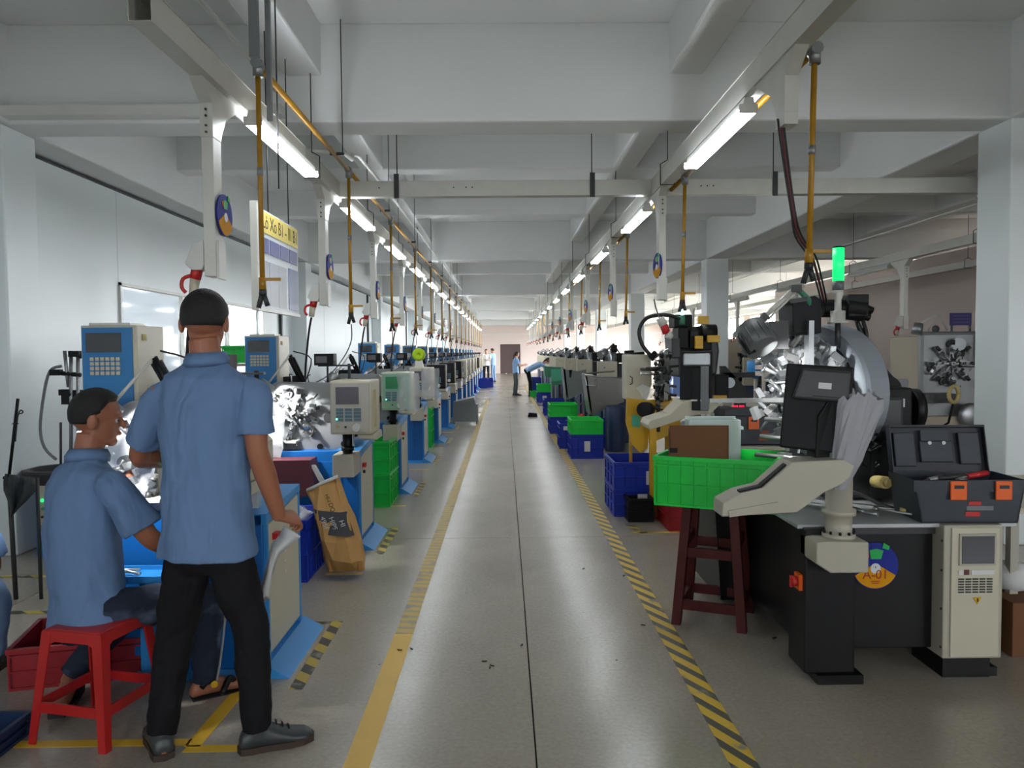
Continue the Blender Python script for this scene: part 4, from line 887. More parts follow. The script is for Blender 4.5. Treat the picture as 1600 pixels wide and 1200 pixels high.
# ---------------- tool boxes
def toolbox(loc, rz, label, s=1.0, open_=True):
    t = thing('tool_box', label, 'tool box', loc, rz)
    w, d, h = .24*s, .13*s, .19*s
    b = MB().prism([(-w*.86, 0), (w*.86, 0), (w, h), (-w, h)], -d, -d+.006).prism([(-w*.86, 0), (w*.86, 0), (w, h), (-w, h)], d-.006, d).box(-w*.86, w*.86, -d, d, 0, .008)
    b.prism([(-w*.86, 0), (-w*.86+.008, 0), (-w+.008, h), (-w, h)], -d, d).prism([(w*.86-.008, 0), (w*.86, 0), (w, h), (w-.008, h)], -d, d).build('body', m_tbox, t)
    MB().box(-w*1.02, w*1.02, -d-.008, -d, h-.05*s, h).build('rim', m_tbox, t)
    for x in (-.38, .42):
        l_ = MB().box(w*x, w*x+.07*s, -d-.02, -d-.008, h-.085*s, h-.002).build('latch', m_orange, t, bevel=.004)
        MB().box(w*x+.015*s, w*x+.055*s, -d-.0225, -d-.02, h-.035*s, h-.02*s).build('latch_slot', m_tbox2, l_)
    MB().box(-w*.02, w*.2, -d-.002, -d+.001, h*.42, h*.5).box(-w*.08, w*.18, -d-.002, -d+.001, h*.16, h*.26).build('red_print', m_redink if not open_ else m_red, t)
    MB().box(-w*.06, w*.42, -d-.002, -d+.001, h*.3, h*.4).build('grey_print', m_gcable, t)
    if open_:
        Ml = Matrix.Translation((.01, d-.0, h-.02)) @ Matrix.Rotation(R(-14), 4, 'X')
        MB().box(-w*.98, w*.86, 0, .012, 0, .235*s, Ml).box(-w*.98, w*.86, -.03, 0, .225*s, .235*s, Ml).box(-w*.98, -w*.96, -.03, 0, 0, .23*s, Ml).box(w*.84, w*.86, -.03, 0, 0, .23*s, Ml).build('lid', m_tbox2, t)
        for a, b_, z0_, z1_ in ((-.9, -.5, .04, .2), (-.4, .22, .06, .16), (.35, .75, .05, .2)): MB().box(w*a, w*b_, -.022, 0, z0_*s, z1_*s, Ml).build('lid_pocket', m_tbox, t, bevel=.004)
        MB().box(-w*.38, w*.15, -.026, 0, .16*s, .21*s, Ml).build('lid_flap', m_tbox, t)
        for x in (-.22, .05): MB().cyl(Ml @ Vector((w*x, -.022, .15*s)), Ml @ Vector((w*x, -.028, .15*s)), .009, n=12).build('lid_stud', m_paper, t)
    else:
        MB().box(-w*1.02, w*1.02, -d-.004, d+.004, h, h+.05*s).build('lid', m_tbox, t, bevel=.006)
    return t
tb = toolbox((2.04, 3.46, .692), R(-3), 'open navy tool box with orange latches on the nearest right machine')
tb.location.z = .692
for i, (x, z, m_, L, c_) in enumerate(((2.0, .865, m_dark, .12, 'dark handle'), (2.12, .875, m_red, .10, 'red handle'), (1.93, .86, m_steel2, .08, 'bare steel shank'), (2.06, .86, m_gcable, .1, 'grey handle'))):
    t = thing('hand_tool', 'hand tool with %s lying in the open tool box' % c_, 'tool', (x, 3.42, z+.01), R(10*i), 'tools in the open tool box')
    MB().cyl((-L/2, 0, 0), (L/2, 0, .012), .012, n=10).build('handle', m_, t); MB().cyl((-L/2, 0, 0), (-L, 0, -.01), .006, n=8).build('shank', m_steel, t)
toolbox((at(1180, 680, 6.4).x, 6.4, at(1180, 690, 6.4).z-.01), 0, 'closed dark tool box with one orange latch behind the green tote', s=1.25, open_=False)
t = thing('bench', 'low cream bench under the closed dark tool box', 'bench', (1.95, 6.5, 0))
zt = at(1180, 690, 6.4).z-.012
MB().box(1.55, 2.7, 6.15, 6.9, zt-.03, zt).build('top', m_cream2, t, world=True)
for x, y in ((1.6, 6.2), (2.64, 6.2), (1.6, 6.84), (2.64, 6.84)): MB().box(x-.03, x+.03, y-.03, y+.03, 0, zt-.03).build('leg', m_cream2, t, world=True)
t = thing('digital_counter', 'grey box with red digits on the bench behind the work lamp', 'counter', tuple(at(1160, 652, 6.5)))
MB().box(at(1140, 640, 6.5).x, at(1195, 640, 6.5).x, 6.45, 6.7, at(1160, 650, 6.5).z, at(1160, 626, 6.5).z).build('case', m_cream2, t, world=True, bevel=.005)
q = MB().box(at(1147, 640, 6.45).x, at(1165, 640, 6.45).x, 6.44, 6.45, at(1160, 640, 6.5).z, at(1160, 629, 6.5).z).build('display', m_black, t, world=True)
text('888 888', 'digits', m_redled, q, parent_mw(t).inverted() @ Vector((at(1156, 634, 6.4).x, 6.435, at(1160, 634.5, 6.5).z)), (R(90), 0, 0), .03)
# cream bench at the far right edge, under the pillar
t = thing('side_table', 'cream table with things on it at the right edge, behind the black machine', 'table', (2.6, 3.9, 0))
MB().box(2.42, 3.2, 3.65, 4.6, .66, .69).build('top', m_cream, t, world=True)
for x, y in ((2.47, 3.7), (3.15, 3.7), (2.47, 4.55), (3.15, 4.55)): MB().box(x-.02, x+.02, y-.02, y+.02, 0, .66).build('leg', m_cream2, t, world=True)
t = thing('cardboard_box', 'cardboard box on the floor at the right edge beside the cream cabinet', 'box', (2.5, 3.75, 0)); MB().box(-.12, .3, -.2, .2, .0, .26).build('carton', m_card, t, bevel=.004); MB().box(-.02, .02, -.203, -.199, .05, .26).build('tape', m_tan, t)
t = thing('white_bundle', 'white wrapped bundle on the carton at the right edge', 'bundle', (2.5, 3.75, .262)); MB().lathe([(.04, 0), (.09, .02), (.1, .08), (.06, .13), (.01, .14)], (0, 0, 0), n=14).build('wrap', m_paper, t)
# ---------------- crates
def crate(loc, w, d, h, m, label, rz=0, tag_=None, group=None, nx=5, ny=3, cat='crate', name='plastic_crate', two=True):
    """open crate, origin at the middle of its floor"""
    t = thing(name, label, cat, loc, rz, group); a, b = w/2, d/2; s = .012
    m1 = MB().box(-a+s, a-s, -b+s, b-s, .004, .012)
    m1.box(-a+s, a-s, -b+s, -b+s+.004, .004, h).box(-a+s, a-s, b-s-.004, b-s, .004, h).box(-a+s, -a+s+.004, -b+s, b-s, .004, h).box(a-s-.004, a-s, -b+s, b-s, .004, h)
    m1.build('shell', m, t)
    def ring(z0, z1, o):
        r = MB(); r.box(-a-o, a+o, -b-o, -b+s, z0, z1).box(-a-o, a+o, b-s, b+o, z0, z1).box(-a-o, -a+s, -b+s, b-s, z0, z1).box(a-s, a+o, -b+s, b-s, z0, z1); return r
    ring(h-.022, h, .004).build('rim', m, t, bevel=.002)
    ring(h*.80, h*.80+.008, 0).build('band', m, t)
    ring(h*.42, h*.42+.008, 0).build('band', m, t)
    ring(0, .012, -.002).build('foot_band', m, t)
    r = MB()
    for i in range(nx+1):
        x = -a+s/2+i*(w-s)/nx; r.box(x-.003, x+.003, -b, -b+s, .01, h-.02).box(x-.003, x+.003, b-s, b, .01, h-.02)
    for i in range(ny+1):
        y = -b+s/2+i*(d-s)/ny; r.box(-a, -a+s, y-.003, y+.003, .01, h-.02).box(a-s, a, y-.003, y+.003, .01, h-.02)
    o = r.build('ribs', m, t); o['kind'] = 'stuff'
    if tag_:
        x, z, tw, th = tag_; MB().box(x-tw/2, x+tw/2, -b-.004, -b, z, z+th).build('paper_label', m_paper, t)
    return t
crate((1.21, 7.03, 0), .52, .62, .24, m_bluec, 'blue crate with white label, lower one of the stack before the yellow machine', tag_=(.02, .1, .14, .1))
crate((1.21, 7.03, .242), .52, .62, .24, m_bluec, 'blue crate with torn paper scrap, top of the stack before the yellow machine', tag_=(.06, .04, .07, .12))
crate((1.11, 10.7, 0), .44, .6, .33, m_bluec, 'blue crate with torn white label under a green one, right of the aisle', tag_=(.0, .1, .08, .14))
crate((1.11, 10.7, .332), .44, .6, .2, m_lgreen, 'low green crate on a blue one, nearest green crate right of the aisle floor')
crate((1.02, 11.75, 0), .42, .5, .38, m_bluec, 'blue crate behind the nearest green-topped stack', tag_=(-.1, .28, .1, .06))
t = thing('barrel', 'dark navy steel barrel between the yellow machine and the steel hopper', 'barrel', (at(964, 700, 11.0).x, 11.2, 0)); MB().lathe([(.14, 0), (.15, .02), (.145, .1), (.15, .3), (.145, .5), (.15, .64), (.14, .66)], (0, 0, 0), n=28).build('drum', m_navy, t); MB().lathe([(.01, .66), (.13, .66), (.13, .67), (.01, .67)], (0,0,0), n=24).build('lid', m_navy, t)
crate((1.38, 11.75, 0), .4, .5, .42, m_bluec, 'blue crate between the nearest green-topped stack and the grey barrel')
crate((1.04, 13.95, 0), .5, .66, .3, m_bluec, 'blue crate with white label under the second green crate of the aisle', tag_=(.08, .16, .1, .08))
crate((1.04, 13.95, .302), .5, .66, .22, m_lgreen, 'low green crate on top of a blue one, second along the aisle')
crate((1.15, 17.9, 0), .52, .7, .36, m_bluec, 'blue crate with white label beyond the second green-topped stack', tag_=(.08, .12, .12, .14))
crate((1.13, 22.3, 0), .42, .6, .3, m_bluec, 'blue crate with white label beneath the farthest green crate', tag_=(.0, .08, .12, .12))
crate((1.13, 22.3, .302), .42, .6, .23, m_lgreen, 'low green crate on a blue one, third along the aisle beside the women')
crate((.96, 25.0, 0), .3, .5, .2, m_green, 'small green crate on the floor by the bending woman')
crate((1.0, 25.6, 0), .4, .5, .62, m_bluec, 'tall blue crate stack behind the bending woman')
crate((1.55, 6.4, 0), .48, .5, .24, m_redcr, 'bright red bin on the floor behind the dark red wooden stool', nx=1, ny=1)
crate((1.15, 6.62, .0), .22, .25, .2, m_blackp, 'small black bin between the blue crates and the red bin', nx=1, ny=1)
t = crate((1.125, 3.98, .668), .6, .44, .255, m_lgreen, 'large bright green tote on the dark red wooden stool, holding boxes', rz=R(-27), nx=9, ny=6)
# stool under the tote
t = thing('wooden_stool', 'tall dark red wooden stool carrying the green tote', 'stool', (1.13, 4.14, 0), R(-24))
for i, (sx, sy) in enumerate(((-1, -1), (1, -1), (1, 1), (-1, 1))):
    a, b = .17, .12
    v0 = (sx*a, sy*a, 0); v1 = (sx*b, sy*b, .63); s = .024
    V = [(v0[0]+dx*s, v0[1]+dy*s, 0) for dx, dy in ((-1,-1),(1,-1),(1,1),(-1,1))]+[(v1[0]+dx*s, v1[1]+dy*s, .63) for dx, dy in ((-1,-1),(1,-1),(1,1),(-1,1))]
    MB().add(V, [(0,3,2,1),(4,5,6,7),(0,1,5,4),(1,2,6,5),(2,3,7,6),(3,0,4,7)]).build('leg', m_mahog, t, bevel=.002)
MB().box(-.17, .17, -.17, .17, .63, .666).build('seat', m_mahog, t, bevel=.004)
for z, k in ((.08, .155), (.36, .135)):
    for rz in range(4):
        if z > .3 and rz % 2: zz = z+.05
        else: zz = z
        MB().box(-k, k, -k-.012, -k+.012, zz, zz+.05, Matrix.Rotation(R(90*rz), 4, 'Z')).build('rail', m_mahog, t)
# contents of the tote
t = thing('cardboard_sheet', 'brown cardboard carton standing in the green tote', 'box', (1.0, 3.98, .68), R(-6))
z_ = at(1075, 662, 3.98).z
MB().box(-.155, .14, -.10, -.092, 0, z_-.68).box(-.155, .14, -.05, -.045, 0, z_-.70).box(-.155, -.15, -.1, -.05, 0, z_-.7).box(.135, .14, -.1, -.05, 0, z_-.7).build('carton', m_card, t)
MB().box(-.155, -.115, -.103, -.1, .26, .285).build('tape', m_blackp, t); MB().box(-.153, .138, -.104, -.1, .2, .203).build('crease', m_kraftd, t)
t = thing('foam_box', 'white foam box with light blue card below it standing in the green tote', 'box', (1.1, 4.08, .68), R(-4)); zf = at(1100, 655, 4.08).z-.68
MB().box(-.13, .14, -.06, -.05, .2, zf).box(-.13, .14, .06, .07, .2, zf+.01).box(-.13, -.12, -.05, .06, .2, zf).box(.13, .14, -.05, .06, .2, zf).build('foam', m_foam, t, bevel=.003)
MB().box(.13, .152, -.065, .07, zf-.05, zf-.035).build('lip', m_foam, t); MB().box(-.13, .142, -.062, .07, .0, .2).build('blue_card', m_lblue, t)
# ---------------- second machine of the right row: yellow stand, black head
Y2 = 6.75
t = R2 = thing('spring_machine', 'spring machine on a yellow stand with black head and cream console, second at right', 'machine', (1.5, Y2, 0))
def pz(px, py, Y): p = at(px, py, Y); return (p.x, p.z)
hp = MB().prism(ppoly([(980, 622), (1012, 626), (1050, 622), (1060, 640), (1016, 650), (1012, 700), (1000, 708), (988, 694), (979, 660)], Y2), Y2, Y2+.06).build('yellow_hopper', m_yel, t, world=True)
MB().prism(ppoly([(1016, 640), (1062, 625), (1062, 672), (1020, 690)], Y2+.05), Y2+.02, Y2+.5).build('yellow_side', m_yel, t, world=True)
MB().prism(ppoly([(987, 648), (1000, 650), (1000, 668), (988, 666)], Y2-.01), Y2-.012, Y2).build('window_plate', m_lteal, hp, world=True)
for x0_, x1_ in ((1013, 1023),): MB().box(at(x0_, 700, Y2).x, at(x1_, 700, Y2).x, Y2-.08, Y2-.03, 0, at(1018, 640, Y2).z).build('post', m_yel, t, world=True)
MB().box(at(984, 700, Y2+.3).x, at(988, 700, Y2+.3).x, Y2+.3, Y2+.34, 0, .75).box(at(1040, 700, Y2+.3).x, at(1046, 700, Y2+.3).x, Y2+.3, Y2+.34, 0, .75).build('rear_post', m_yel, t, world=True)
MB().prism(ppoly([(977, 554), (1016, 554), (1018, 600), (1010, 624), (977, 624)], Y2+.1), Y2+.08, Y2+.3).build('cream_door', m_cream, t, world=True, bevel=.006)
MB().tube([at(984, 588, Y2), at(988, 590, Y2), at(988, 599, Y2), at(984, 601, Y2)], .005, n=6).build('door_handle', m_dark, t, world=True)
MB().box(1.75, 2.5, 6.9, 8.0, .0, .72).build('base_cabinet', m_navy, t, world=True)
MB().cyl(at(1012, 640, Y2-.1), at(1006, 640, Y2-.2), .065, n=20).build('foot_pedal_cover', m_blackp, t, world=True)
MB().tube([at(1015, 632, Y2-.15), at(1032, 640, Y2-.1), at(1052, 639, Y2)], .008, n=6).build('rod', m_dark, t, world=True)
# black head
MB().prism(ppoly([(1055, 520), (1085, 510), (1118, 515), (1122, 548), (1118, 585), (1060, 590)], Y2+.3), Y2+.25, Y2+.8).build('head', m_dark, t, world=True, bevel=.02)
for (a, b, c, d, dy, mm) in ((1056, 512, 1072, 545, 0, m_blackp), (1074, 516, 1088, 545, .02, m_black), (1050, 492, 1078, 512, .1, m_blackp), (1082, 510, 1116, 528, .1, m_black), (1088, 532, 1108, 548, .0, m_blackp), (1046, 528, 1060, 560, .0, m_dark), (1112, 585, 1134, 620, .0, m_blackp)):
    p, q = at(a, d, Y2+.1+dy), at(c, b, Y2+.1+dy); MB().box(p.x, q.x, Y2+dy, Y2+.25+dy, p.z, q.z).build('motor_block', mm, t, world=True, bevel=.012)
MB().cyl(at(1095, 520, Y2+.1), at(1118, 520, Y2+.1), .075, n=16).build('servo_motor', m_black, t, world=True)
for (a, b, c, d) in ((1089, 494, 1105, 507), (1084, 525, 1096, 545), (1103, 524, 1122, 535), (1112, 617, 1133, 625)):
    p, q = at(a, d, Y2), at(c, b, Y2); MB().box(p.x, q.x, Y2-.06, Y2-.02, p.z, q.z).build('yellow_bracket', m_yel, t, world=True, bevel=.004)
tooling(t, parent_mw(t).inverted() @ at(1046, 588, Y2), (.2, .9, 0), (0, 0, 1), (-.98, -.2, 0), .25, 6, seed=21, ms=(m_steel, m_black, m_dark), bits=110)
for i, (a, b, c, d) in enumerate(((1001, 577, 1050, 580), (1001, 583, 1045, 586), (1010, 576, 1060, 572), (1022, 600, 1056, 604), (1030, 615, 1056, 618))):
    MB().cyl(at(a, b, Y2-.1), at(c, d, Y2), .012, n=8).build('guide_rod', m_steel if i % 2 else m_dark, t, world=True)
MB().box(at(1024, 600, Y2).x, at(1030, 600, Y2).x, Y2-.04, Y2, .75, at(1027, 586, Y2).z).build('black_stay', m_black, t, world=True)
MB().tube([at(1064, 498, Y2), at(1040, 492, Y2), at(1012, 496, Y2), at(999, 515, Y2), at(1003, 538, Y2), at(1017, 556, Y2)], .017, n=9, res=5).build('conduit_loop', m_cable, t, world=True)
MB().rb(tuple(at(1021, 556, Y2)), (.075, .06, .06), (0, R(-40), 0)).build('conduit_plug', m_blackp, t, world=True, bevel=.006)
# console and monitor
YC = 5.7
MB().prism(ppoly([(1012, 665), (1016, 657), (1048, 647), (1068, 627), (1102, 622), (1128, 630), (1112, 645), (1080, 650), (1062, 657), (1016, 672)], YC), YC, YC+.32).build('console_arm', m_cream, t, world=True, bevel=.006)
MB().box(at(1109, 640, YC).x, at(1116, 640, YC).x, YC+.1, YC+.16, 0, at(1109, 632, YC).z).build('console_post', m_white, t, world=True)
p, q = at(1080, 634, YC-.03), at(1124, 624, YC-.03); MB().box(p.x, q.x, YC-.03, YC+.0, q.z-.012, q.z).build('console_edge', m_white, t, world=True)
M2 = Matrix.Translation(at(1087, 587, YC+.05)) @ Matrix.Rotation(R(-20), 4, 'Z') @ Matrix.Rotation(R(-4), 4, 'X')
MB().box(-.115, .12, -.02, .03, -.18, .18, M2).build('monitor_shell', m_blackp, t, world=True, bevel=.008)
MB().box(-.09, .11, -.05, -.02, .07, .165, M2).build('monitor_back', m_steel2, t, world=True, bevel=.012)
MB().box(.04, .10, -.055, -.03, -.26, .07, M2).build('monitor_stand', m_gcable, t, world=True, bevel=.004)
MB().box(-.02, .04, -.065, -.02, -.26, .05, M2).build('stand_cover', m_blackp, t, world=True, bevel=.004)
b = thing('beacon_light', 'small round green beacon on the second right machine', 'lamp', tuple(at(1066, 500, Y2)))
MB().cyl(at(1066, 507, Y2), at(1066, 494, Y2), .024, n=14).build('stem', m_teal, b, world=True); MB().ball(at(1066, 488, Y2), .026).build('lens', m_ledw, b, world=True); MB().cyl(at(1066, 482, Y2), at(1066, 472, Y2), .026, n=14).build('cap', m_red, b, world=True)
b = thing('power_plug', 'grey and red power plug pair hanging by the black head of the second right machine', 'plug', tuple(at(1040, 510, 6.6)))
MB().cyl(at(1031, 497, 6.6), at(1037, 508, 6.6), .036, n=14).build('plug_body', m_white, b, world=True); MB().cyl(at(1037, 508, 6.6), at(1042, 521, 6.6), .034, n=14).build('socket', m_red, b, world=True); MB().cyl(at(1042, 521, 6.6), at(1049, 528, 6.6), .036, .028, n=14).build('socket_body', m_white, b, world=True)
MB().tube([at(1022, 468, 6.24), at(1025, 482, 6.4), at(1030, 496, 6.6)], .006, n=6, res=4).build('cable', m_gcable, b, world=True)
t = thing('clear_bag', 'clear plastic bag tucked on the yellow hopper of the second right machine', 'plastic bag', tuple(at(1008, 610, Y2-.1)))
MB().add([at(x, y, Y2-.15-.03*(i % 2)) for i, (x, y) in enumerate(((994, 606), (1004, 600), (1012, 604), (1022, 610), (1000, 612), (1006, 612), (1012, 614), (1018, 616), (1005, 624), (1008, 625), (1011, 625), (1014, 624)))], [(0,1,5,4),(1,2,6,5),(2,3,7,6),(4,5,9,8),(5,6,10,9),(6,7,11,10)], True).build('film', m_film, t, world=True)
# ---------------- the machines further down the right row
def make_right():
    """origin at aisle side, near foot; head looks towards the aisle"""
    t = thing('spring_machine', '', 'machine', (0,0,0), group='spring machines further down the right row')
    MB().box(.12, .85, .1, 1.3, .0, .74).build('base_cabinet', m_navy, t, bevel=.006)
    MB().cyl((.3, -.05, 0), (.3, -.05, .72), .16, n=20).build('coil_drum', m_navy, t)
    MB().box(.32, .95, .35, 1.1, .74, 1.25).build('housing', m_dark, t, bevel=.02)
    MB().box(.05, .36, -.06, .0, .72, 1.3).build('cream_door', m_cream, t, bevel=.006)
    MB().cyl((.42, .7, 1.05), (.30, .7, 1.05), .42, n=36).build('face_plate', m_steel2, t)
    tooling(t, (.3, .68, 1.08), (0, -1, 0), (0, 0, 1), (-1, 0, 0), .36, 6, seed=8, ms=(m_black, m_steel2, m_dark), bits=60)
    for x, y, z, s in ((.45, .3, 1.35, .12), (.62, .4, 1.38, .14), (.4, .6, 1.5, .1), (.7, .2, 1.2, .13)): MB().rb((x, y, z), (s, s*1.2, s*1.3)).build('motor_block', m_blackp, t, bevel=.01)
    MB().cyl((.5, .3, 1.35), (.85, .3, 1.38), .07, n=14).build('servo_motor', m_black, t)
    l = MB().tube([(.5, .5, 1.4), (.35, .3, 1.58), (.2, .1, 1.45)], .012, n=6).build('lamp_arm', m_dark, t)
    MB().cyl((.2, .1, 1.46), (.1, .02, 1.4), .06, .065, n=14).build('lamp_head', m_steel2, l)
    MB().tube([(.1, -.03, 1.45), (.25, .0, 1.5), (.3, .1, 1.3), (.15, -.08, 1.2)], .008, n=6, res=4).build('hose', m_gcable, t)
    return t
RR0 = make_right()
for i, (x, y) in enumerate(((1.40, 12.1), (1.38, 15.3), (1.38, 18.3), (1.36, 21.2), (1.34, 24.0), (1.32, 26.9), (1.32, 29.8), (1.32, 32.7))):
    lab = 'black-headed spring machine of the right row, %s from the camera' % ORD[i+2]
    if i == 0: RR0.location = (x, y, 0); RR0['label'] = lab
    else: dup(RR0, (x, y, 0), label=lab, drop=() if i < 4 else ('linkage', 'cam_disc', 'hose', 'motor_block'))
# chutes and bins on the aisle side of those machines
t = thing('steel_hopper', 'big stainless steel hopper with rounded lip, leaning out beside the third right machine', 'hopper', (1.4, 11.6, 0))
Yh = 11.35
MB().prism(ppoly([(914, 588), (975, 592), (975, 628), (926, 648), (922, 640)], Yh), Yh, Yh+.02).build('side_sheet', m_stain, t, world=True)
MB().prism(ppoly([(914, 586), (917, 586), (926, 648), (922, 648)], Yh), Yh, Yh+.55).build('front_sheet', m_stain, t, world=True)
MB().tube([at(975, 591, Yh), at(930, 588, Yh), at(914, 585, Yh), at(910, 584, Yh+.5), at(960, 580, Yh+.6)], .012, n=6).build('lip', m_steel, t, world=True)
MB().tube([at(914, 588, Yh), at(917, 602, Yh-.03), at(931, 603, Yh-.03), at(931, 592, Yh)], .009, n=6).build('handle', m_steel, t, world=True)
for x in (919, 930): MB().box(at(x, 640, Yh+.3).x-.012, at(x, 640, Yh+.3).x+.012, Yh+.28, Yh+.31, 0, .75).build('leg', m_steel2, t, world=True)
Yh = 14.6
t = thing('grey_chute', 'dull grey sheet chute on the aisle side of the fourth right machine', 'hopper', (1.2, Yh, 0))
MB().prism(ppoly([(880, 577), (903, 580), (916, 577), (916, 612), (888, 624), (885, 618)], Yh), Yh, Yh+.02).build('side_sheet', m_stain2, t, world=True)
MB().prism(ppoly([(880, 576), (883, 576), (888, 624), (885, 624)], Yh), Yh, Yh+.6).build('front_sheet', m_stain2, t, world=True)
MB().prism(ppoly([(889, 578), (894, 578), (892, 590), (890, 590)], Yh), Yh-.01, Yh).build('rag', m_blackp, t, world=True)
MB().tube([at(905, 615, Yh-.2), at(900, 625, Yh-.2), at(906, 632, Yh-.2), at(912, 626, Yh-.2), at(910, 640, Yh-.2)], .012, n=6, res=4).build('cable_loop', m_gcable, t, world=True)
for x in (885, 914): MB().box(at(x, 640, Yh).x-.012, at(x, 640, Yh).x+.012, Yh+.2, Yh+.23, 0, .72).build('leg', m_steel2, t, world=True)
Yh = 19.0
t = thing('green_hopper', 'green painted hopper on legs by the fifth right machine', 'hopper', (1.1, Yh, 0))
MB().prism(ppoly([(861, 577), (881, 577), (881, 594), (862, 596)], Yh), Yh, Yh+.02).build('panel', m_lteal, t, world=True)
MB().prism(ppoly([(861, 596), (881, 594), (879, 600), (863, 603)], Yh), Yh, Yh+.4).build('bottom', m_teal, t, world=True)
MB().prism(ppoly([(850, 572), (880, 574), (880, 577), (861, 579), (860, 590), (851, 588)], Yh+.6), Yh+.4, Yh+.9).build('trough', m_teal, t, world=True)
for x in (862, 868, 875, 881): MB().box(at(x, 610, Yh).x-.015, at(x, 610, Yh).x+.015, Yh+.05, Yh+.08, 0, .85).build('leg', m_mahog if x == 875 else m_cream2, t, world=True)
t = thing('red_canister', 'small red canister on the floor beside the second green-topped stack', 'canister', tuple(at(908, 655, 12.8).xy)+(0,)); MB().lathe([(.1, 0), (.12, .05), (.12, .3), (.05, .38), (.05, .42)], (0,0,0), n=16).build('can', m_red, t)
t = thing('black_block', 'small black block lying alone on the aisle floor', 'block', (at(832, 650, 17.3).x, 17.3, 0)); MB().prism([(-.11, 0), (.11, 0), (.10, .08), (-.08, .1)], -.1, .1).build('block', m_blackp, t, bevel=.01)
# ---------------- the right bay: old machine and shelves
YO = 8.3
t = thing('old_spring_machine', 'old grey spring machine with worn tool plate in the right bay', 'machine', (at(1500, 700, YO).x, YO, 0))
p, q = at(1436, 690, YO), at(1572, 517, YO)
MB().box(p.x, q.x, YO, YO+.08, p.z+.15, q.z).build('tool_plate', m_plate, t, world=True, bevel=.04)
MB().box(p.x+.02, q.x, YO+.08, YO+.7, .1, q.z-.05).build('housing', m_beige, t, world=True, bevel=.01)
MB().box(at(1420, 600, YO).x, at(1475, 600, YO).x, YO-.25, YO, at(1400, 628, YO).z, at(1400, 614, YO).z).build('side_shelf', m_dark, t, world=True)
MB().box(p.x-.1, q.x+.1, YO-.1, YO+.8, 0, at(1400, 650, YO).z).build('base_cabinet', m_beige, t, world=True, bevel=.01)
tooling(t, parent_mw(t).inverted() @ (at(1483, 568, YO)), (1, 0, 0), (0, 0, 1), (0, -1, 0), .26, 8, seed=31, ms=(m_steel2, m_plate, m_dark), bits=60)
MB().cyl(at(1498, 538, YO), at(1498, 538, YO-.1), .07, n=20).cyl(at(1498, 538, YO-.1), at(1498, 538, YO-.13), .03, n=12).build('roller', m_steel2, t, world=True)
MB().box(at(1524, 540, YO).x, at(1549, 540, YO).x, YO-.08, YO, at(1530, 570, YO).z, at(1530, 513, YO).z).build('slide_block', m_dark, t, world=True, bevel=.006)
for x in (1526, 1541): MB().cyl(at(x, 535, YO-.1), at(x, 572, YO-.1), .014, n=8).build('guide_column', m_tray, t, world=True)
MB().cyl(at(1500, 571, YO-.05), at(1572, 571, YO-.05), .02, n=10).build('slide_bar', m_steel2, t, world=True)
MB().lathe([(.06, 0), (.09, .01), (.06, .03)], at(1538, 600, YO-.03), axis=(0, -1, 0)).build('knob', m_dark, t, world=True)
MB().lathe([(.1, 0), (.13, .02), (.13, .04), (.1, .06)], at(1514, 648, YO-.12), axis=(0, -1, 0)).build('reel', m_steel2, t, world=True)
MB().tube([at(1449, 518, YO+.1), at(1464, 489, YO+.1), at(1438, 505, YO), ], .012, n=6).tube([at(1464, 489, YO+.1), at(1480, 516, YO+.1)], .01, n=6).build('lamp_arm', m_tray, t, world=True)
MB().cyl(at(1436, 505, YO), at(1432, 522, YO), .045, .06, n=14).build('lamp_head', m_steel2, t, world=True)
for x in (1462, 1541): MB().lathe([(.03, -.006), (.04, -.004), (.04, .004), (.03, .006)], at(x, 514, YO+.1), axis=(0, 1, 0), n=16).build('lifting_eye', m_dark, t, world=True)
t = thing('small_board', 'violet printed board on a stand on top of the old machine', 'sign', tuple(at(1510, 517, YO)))
p, q = at(1493, 508, YO), at(1527, 488, YO); MB().box(p.x, q.x, YO+.1, YO+.115, p.z, q.z).build('board', m_purple, t, world=True)
for x in (1496, 1525): MB().box(at(x, 510, YO).x-.008, at(x, 510, YO).x+.008, YO+.1, YO+.12, at(x, 518, YO).z, p.z).build('post', m_dark, t, world=True)
for i in range(3): MB().box(p.x+.03, q.x-.03, YO+.097, YO+.1, p.z+.03+.035*i, p.z+.04+.035*i).build('print_line', m_signb, t, world=True)
t = thing('bottle', 'amber plastic bottle with white cap on the old machine beside the pillar', 'bottle', tuple(at(1561, 534, YO+.2))); MB().lathe([(.06, 0), (.06, .14), (.03, .18)], (0,0,0), n=18).build('bottle_body', m_yel, t); MB().cyl((0,0,.18), (0,0,.21), .04, n=14).build('cap', m_white, t)
t = thing('wire_ring', 'pale yellow ring of tape hooked on the old machine', 'ring', tuple(at(1490, 616, YO-.4))); MB().tube([(.05*1.0*math.cos(a*.393), 0, .085*math.sin(a*.393)) for a in range(17)], .02, n=8).build('ring', m_tan, t); MB().tube([(0, 0, -.08), (-.02, .05, -.3), (-.05, .36, -.45)], .012, n=6).build('stalk', m_blackp, t)
t = thing('green_light_bar', 'bright green light strip behind the wire feeder at right', 'lamp', tuple(at(1425, 672, 6.0)))
p, q = at(1421, 672, 6.0), at(1430, 636, 6.0); MB().box(p.x, q.x, 6.0, 6.05, p.z, q.z).build('light_strip', m_led, t, world=True); MB().box(q.x, q.x+.03, 5.99, 6.06, 0, q.z).build('post', m_cream2, t, world=True)
